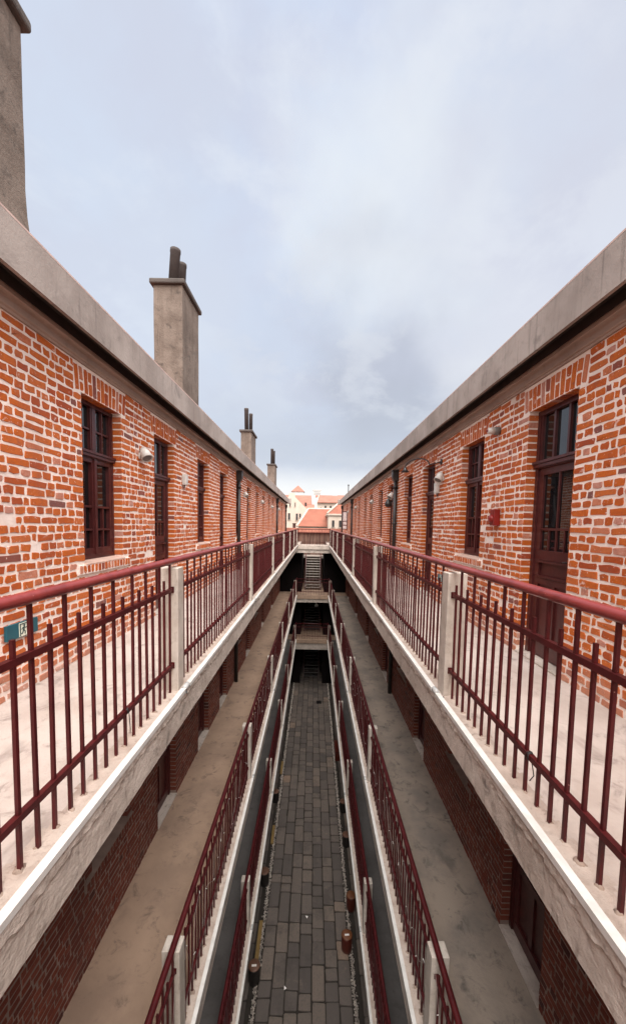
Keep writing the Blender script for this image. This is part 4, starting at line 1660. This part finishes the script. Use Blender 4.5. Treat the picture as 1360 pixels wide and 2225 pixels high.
# string lights wound through the middle railings
for s, sd in ((-1, 'left'), (1, 'right')):
    rnd = random.Random(70 + s)
    t = thing('string_lights', f'thin string of tiny lights tangled through the middle railing on the {sd}', 'string lights', (0, 0, L2), 0, 'string lights in the middle railings')
    g = G()
    pts = []
    y = 2.2
    while y < 12.5:
        pts.append((s * (BARX - 0.016 + rnd.uniform(-0.012, 0.012)), y, rnd.uniform(0.28, 0.95)))
        y += rnd.uniform(0.06, 0.20)
    g.tube(pts, 0.0018, 5)
    g.build('wire', 'wire_grey', t)
    for i, p in enumerate(pts):
        if i % 2 == 0:
            b = G()
            dx, dz = rnd.uniform(-0.03, 0.03), rnd.uniform(-0.025, 0.035)
            b.tube([p, (p[0] - s * 0.012, p[1] + dx, p[2] + dz)], [0.003, 0.0042], 6)
            b.build('bulb', 'white_plastic', t)

# loose wire ends tied to the top railing
for s, y, z, lb in ((-1, 2.32, 0.22, 'twist of wire tied to the low rail of the near left railing'), (1, 1.93, 0.22, 'twist of wire tied to the low rail of the near right railing')):
    g = G()
    rnd = random.Random(int(y * 100))
    pts = []
    for i in range(26):
        a = i * 1.25
        pts.append((0.019 * cos(a) + rnd.uniform(-.003, .003), rnd.uniform(-0.012, 0.012) + i * 0.0007, 0.024 * sin(a)))
    pts += [(0.02, 0.02, -0.05), (0.028, 0.012, -0.11), (0.018, 0.03, -0.15)]
    g.tube(pts, 0.003, 5)
    o = g.build('tie_wire', 'black_metal', None, (s * BARX, y, L3 + z))
    tag(o, lb, 'wire', 'twists of tie wire')

# ------------------------------------------------------------------ houses beyond the end of the court


def wins(parent, spots, mat='window_dark'):
    """spots: (x, z, w, h) on the plane y = 0 of the house, looking to -y"""
    for (x, z, w, h) in spots:
        g = G()
        f = min(w, h) * 0.09
        g.box(x - w / 2, x - w / 2 + f, -0.06, 0.05, z - h / 2, z + h / 2)
        g.box(x + w / 2 - f, x + w / 2, -0.06, 0.05, z - h / 2, z + h / 2)
        g.box(x - w / 2 + f, x + w / 2 - f, -0.06, 0.05, z + h / 2 - f, z + h / 2)
        g.box(x - w / 2 - f, x + w / 2 + f, -0.12, 0.05, z - h / 2 - f, z - h / 2)
        o = g.build('window', 'cream_render', parent)
        g = G()
        g.box(x - w / 2 + f, x + w / 2 - f, -0.02, 0.04, z - h / 2, z + h / 2 - f)
        g.build('pane', mat, o)


# gabled cream house on the left
h = thing('gabled_house', 'cream gabled house with a stepped gable top at the left end of the court view', 'house', (-2.75, 48, 0))
g = G()
zp, ze = Z(3.9), Z(0.6)
g.extrude_poly([(-3.2, 0, 0), (3.2, 0, 0), (3.2, 0, ze), (0.34, 0, Z(3.4)), (0.28, 0, zp), (-0.42, 0, zp), (-0.48, 0, Z(3.4)), (-3.2, 0, ze)], (0, 0.4, 0))
g.box(-3.1, 3.1, 0.4, 12, 0, ze)
g.build('wall', 'cream_render', h)
g = G()
g.extrude_poly([(-3.4, 0.38, ze - 0.2), (3.4, 0.38, ze - 0.2), (0, 0.38, Z(3.45))], (0, 12, 0))
g.build('roof', 'roof_tile', h)
wins(h, [(-0.27, Z(2.5), 0.20, 0.58), (0.37, Z(2.48), 0.12, 0.5), (-0.37, Z(0.98), 0.34, 0.85), (0.60, Z(0.95), 0.30, 0.85), (1.0, Z(1.12), 0.26, 0.5)])

# hipped tile roof straight ahead
h = thing('hipped_house', 'low house straight ahead showing a broad red hipped tile roof', 'house', (0, 42, 0))
g = G()
g.box(-1.7, 3.6, 0.2, 8.8, 0, Z(-0.2))
g.build('wall', 'cream_render', h)
g = G()
v = [(-1.85, -0.1, Z(-0.2)), (3.8, -0.1, Z(-0.2)), (3.8, 9.1, Z(-0.2)), (-1.85, 9.1, Z(-0.2)), (-0.70, 3.3, Z(1.86)), (2.6, 3.3, Z(1.86))]
n = len(g.v)
g.v += v
for f in ([0, 1, 5, 4], [1, 2, 5], [2, 3, 4, 5], [3, 0, 4], [3, 2, 1, 0]):
    g.face([n + i for i in f])
g.build('roof', 'roof_tile', h)
g = G()
g.tube([v[0], v[4]], 0.11, 8)
g.tube([v[4], v[5]], 0.11, 8)
g.build('ridge_tiles', 'cream_render', h)
g = G()
g.box(-2.25, -1.95, -0.8, -0.5, 0, Z(0.05))
g.box(-2.3, -1.9, -0.85, -0.45, Z(0.05), Z(0.12))
o = g.build('brick_stack', 'brick_dark', None, (0, 41.5, 0))
tag(o, 'dark brick chimney stack in front of the left corner of the hipped roof', 'chimney')

# cream house on the right
h = thing('cream_house', 'cream house with a red roof and moulded eaves on the right beyond the court', 'house', (1.48, 39.5, 0))
g = G()
g.box(0, 7, 0, 7, 0, Z(0.93))
g.build('wall', 'cream_render', h)
g = G()
g.box(-0.1, 7.1, -0.1, 7.1, Z(0.93), Z(1.03))
g.box(-0.17, 7.17, -0.17, 7.17, Z(1.032), Z(1.15))
g.build('eaves_moulding', 'cream_render', h)
g = G()
g.v += [(-0.15, -0.15, Z(1.152)), (7.15, -0.15, Z(1.152)), (7.15, 7.15, Z(1.152)), (-0.15, 7.15, Z(1.152)), (3.3, 3.4, Z(4.35)), (3.6, 3.6, Z(4.35))]
for f in ([0, 1, 5, 4], [1, 2, 5], [2, 3, 4, 5], [3, 0, 4], [3, 2, 1, 0]):
    g.face(f)
g.build('roof', 'roof_tile', h)
g = G()
g.tube([(-0.15, -0.15, Z(1.17)), (3.3, 3.4, Z(4.37))], 0.10, 8)
g.build('ridge_tiles', 'cream_render', h)
wins(h, [(0.50, Z(0.15), 0.32, 0.72), (1.22, Z(0.15), 0.32, 0.72), (2.0, Z(0.15), 0.32, 0.72)])

# long red roof with dormer wall behind
h = thing('long_house', 'pale house with a long red roof and small windows behind the hipped roof', 'house', (0.5, 70, 0), radians(-6))
g = G()
g.extrude_poly([(0, 0, 0), (0, 0, Z(4.0)), (0, 3.0, Z(5.35)), (0, 6.0, Z(4.0)), (0, 6, 0)], (9.0, 0, 0))
g.build('wall', 'cream_render', h)
g = G()
g.extrude_poly([(0.1, -0.4, Z(3.98)), (0.1, 3.0, Z(5.42)), (0.1, 6.4, Z(3.98)), (0.1, 6.4, Z(4.08)), (0.1, 3.0, Z(5.52)), (0.1, -0.4, Z(4.08))], (9.2, 0, 0))
g.build('roof', 'far_tile', h)
g = G()
g.extrude_poly([(-0.02, -0.4, Z(3.98)), (-0.02, 3.0, Z(5.45)), (-0.02, 3.0, Z(5.62)), (-0.02, -0.4, Z(4.16))], (0.11, 0, 0))
g.build('verge', 'cream_render', h)
wins(h, [(1.55, Z(3.25), 0.42, 0.52), (2.5, Z(3.25), 0.42, 0.55), (0.75, Z(3.0), 0.12, 0.4)])

h = thing('terrace_house', 'red tiled roof in two tiers showing between the gable and the long roof', 'house', (-2.2, 62, 0), radians(3))
g = G()
g.box(-3.2, 2.3, 0.2, 8, 0, Z(2.4))
g.build('wall', 'cream_render', h)
g = G()
g.extrude_poly([(-3.4, -0.2, Z(2.35)), (-3.4, 1.6, Z(3.35)), (-3.4, 1.6, Z(2.35))], (5.7, 0, 0))
g.extrude_poly([(-3.3, 1.7, Z(3.4)), (-3.3, 4.8, Z(5.05)), (-3.3, 7.8, Z(3.4))], (5.2, 0, 0))
g.build('roof', 'far_tile', h)
g = G()
g.box(0.7, 1.0, 0.9, 1.2, Z(2.9), Z(3.6))
g.build('flue', 'pot_clay', h)

h = thing('tower_house', 'far white tower with a pointed red roof', 'tower', (-5.2, 120, 0))
g = G()
g.box(-1.85, 1.85, 0, 3.7, 0, Z(10.2))
g.box(-2.2, 2.2, 0.3, 8, 0, Z(8.6))
g.build('wall', 'far_render', h)
g = G()
g.v += [(-2.1, -0.25, Z(10.2)), (2.1, -0.25, Z(10.2)), (2.1, 3.95, Z(10.2)), (-2.1, 3.95, Z(10.2)), (0, 1.85, Z(12.3))]
for f in ([0, 1, 4], [1, 2, 4], [2, 3, 4], [3, 0, 4], [3, 2, 1, 0]):
    g.face(f)
g.build('roof', 'far_tile', h)

h = thing('tower_block', 'far pale flat roofed block rising above the red roofs', 'building', (2.0, 300, 0))
g = G()
g.box(-3.2, 3.2, 0, 8, 0, Z(26.6))
g.box(-3.4, 3.4, -0.2, 8.2, Z(26.6), Z(27.2))
g.build('wall', 'far_render', h)
for i in range(3):
    g = G()
    g.box(-2.6, 2.6, -0.05, 0.05, Z(23.2 + i * 1.1), Z(23.6 + i * 1.1))
    g.build('window_band', 'grey_plastic', h)
rnd = random.Random(4)
for i, (x, y, w, zt, lb) in enumerate(((5.2, 210, 9, 15.2, 'distant pale slab with a flat roof right of the tower block'), (-14, 230, 10, 15.0, 'distant pale slab with a flat roof behind the tower'), (16.5, 200, 8, 14.6, 'distant pale slab at the right end of the far roofs'))):
    h = thing('distant_building', lb, 'building', (x, y, 0))
    g = G()
    g.box(-w / 2, w / 2, 0, 8, 0, Z(zt))
    g.build('wall', 'far_render', h)
    g = G()
    g.extrude_poly([(-w / 2 - 0.2, -0.3, Z(zt)), (-w / 2 - 0.2, 4, Z(zt + 1.2)), (-w / 2 - 0.2, 8.3, Z(zt))], (w + 0.4, 0, 0))
    g.build('roof', 'far_tile', h)
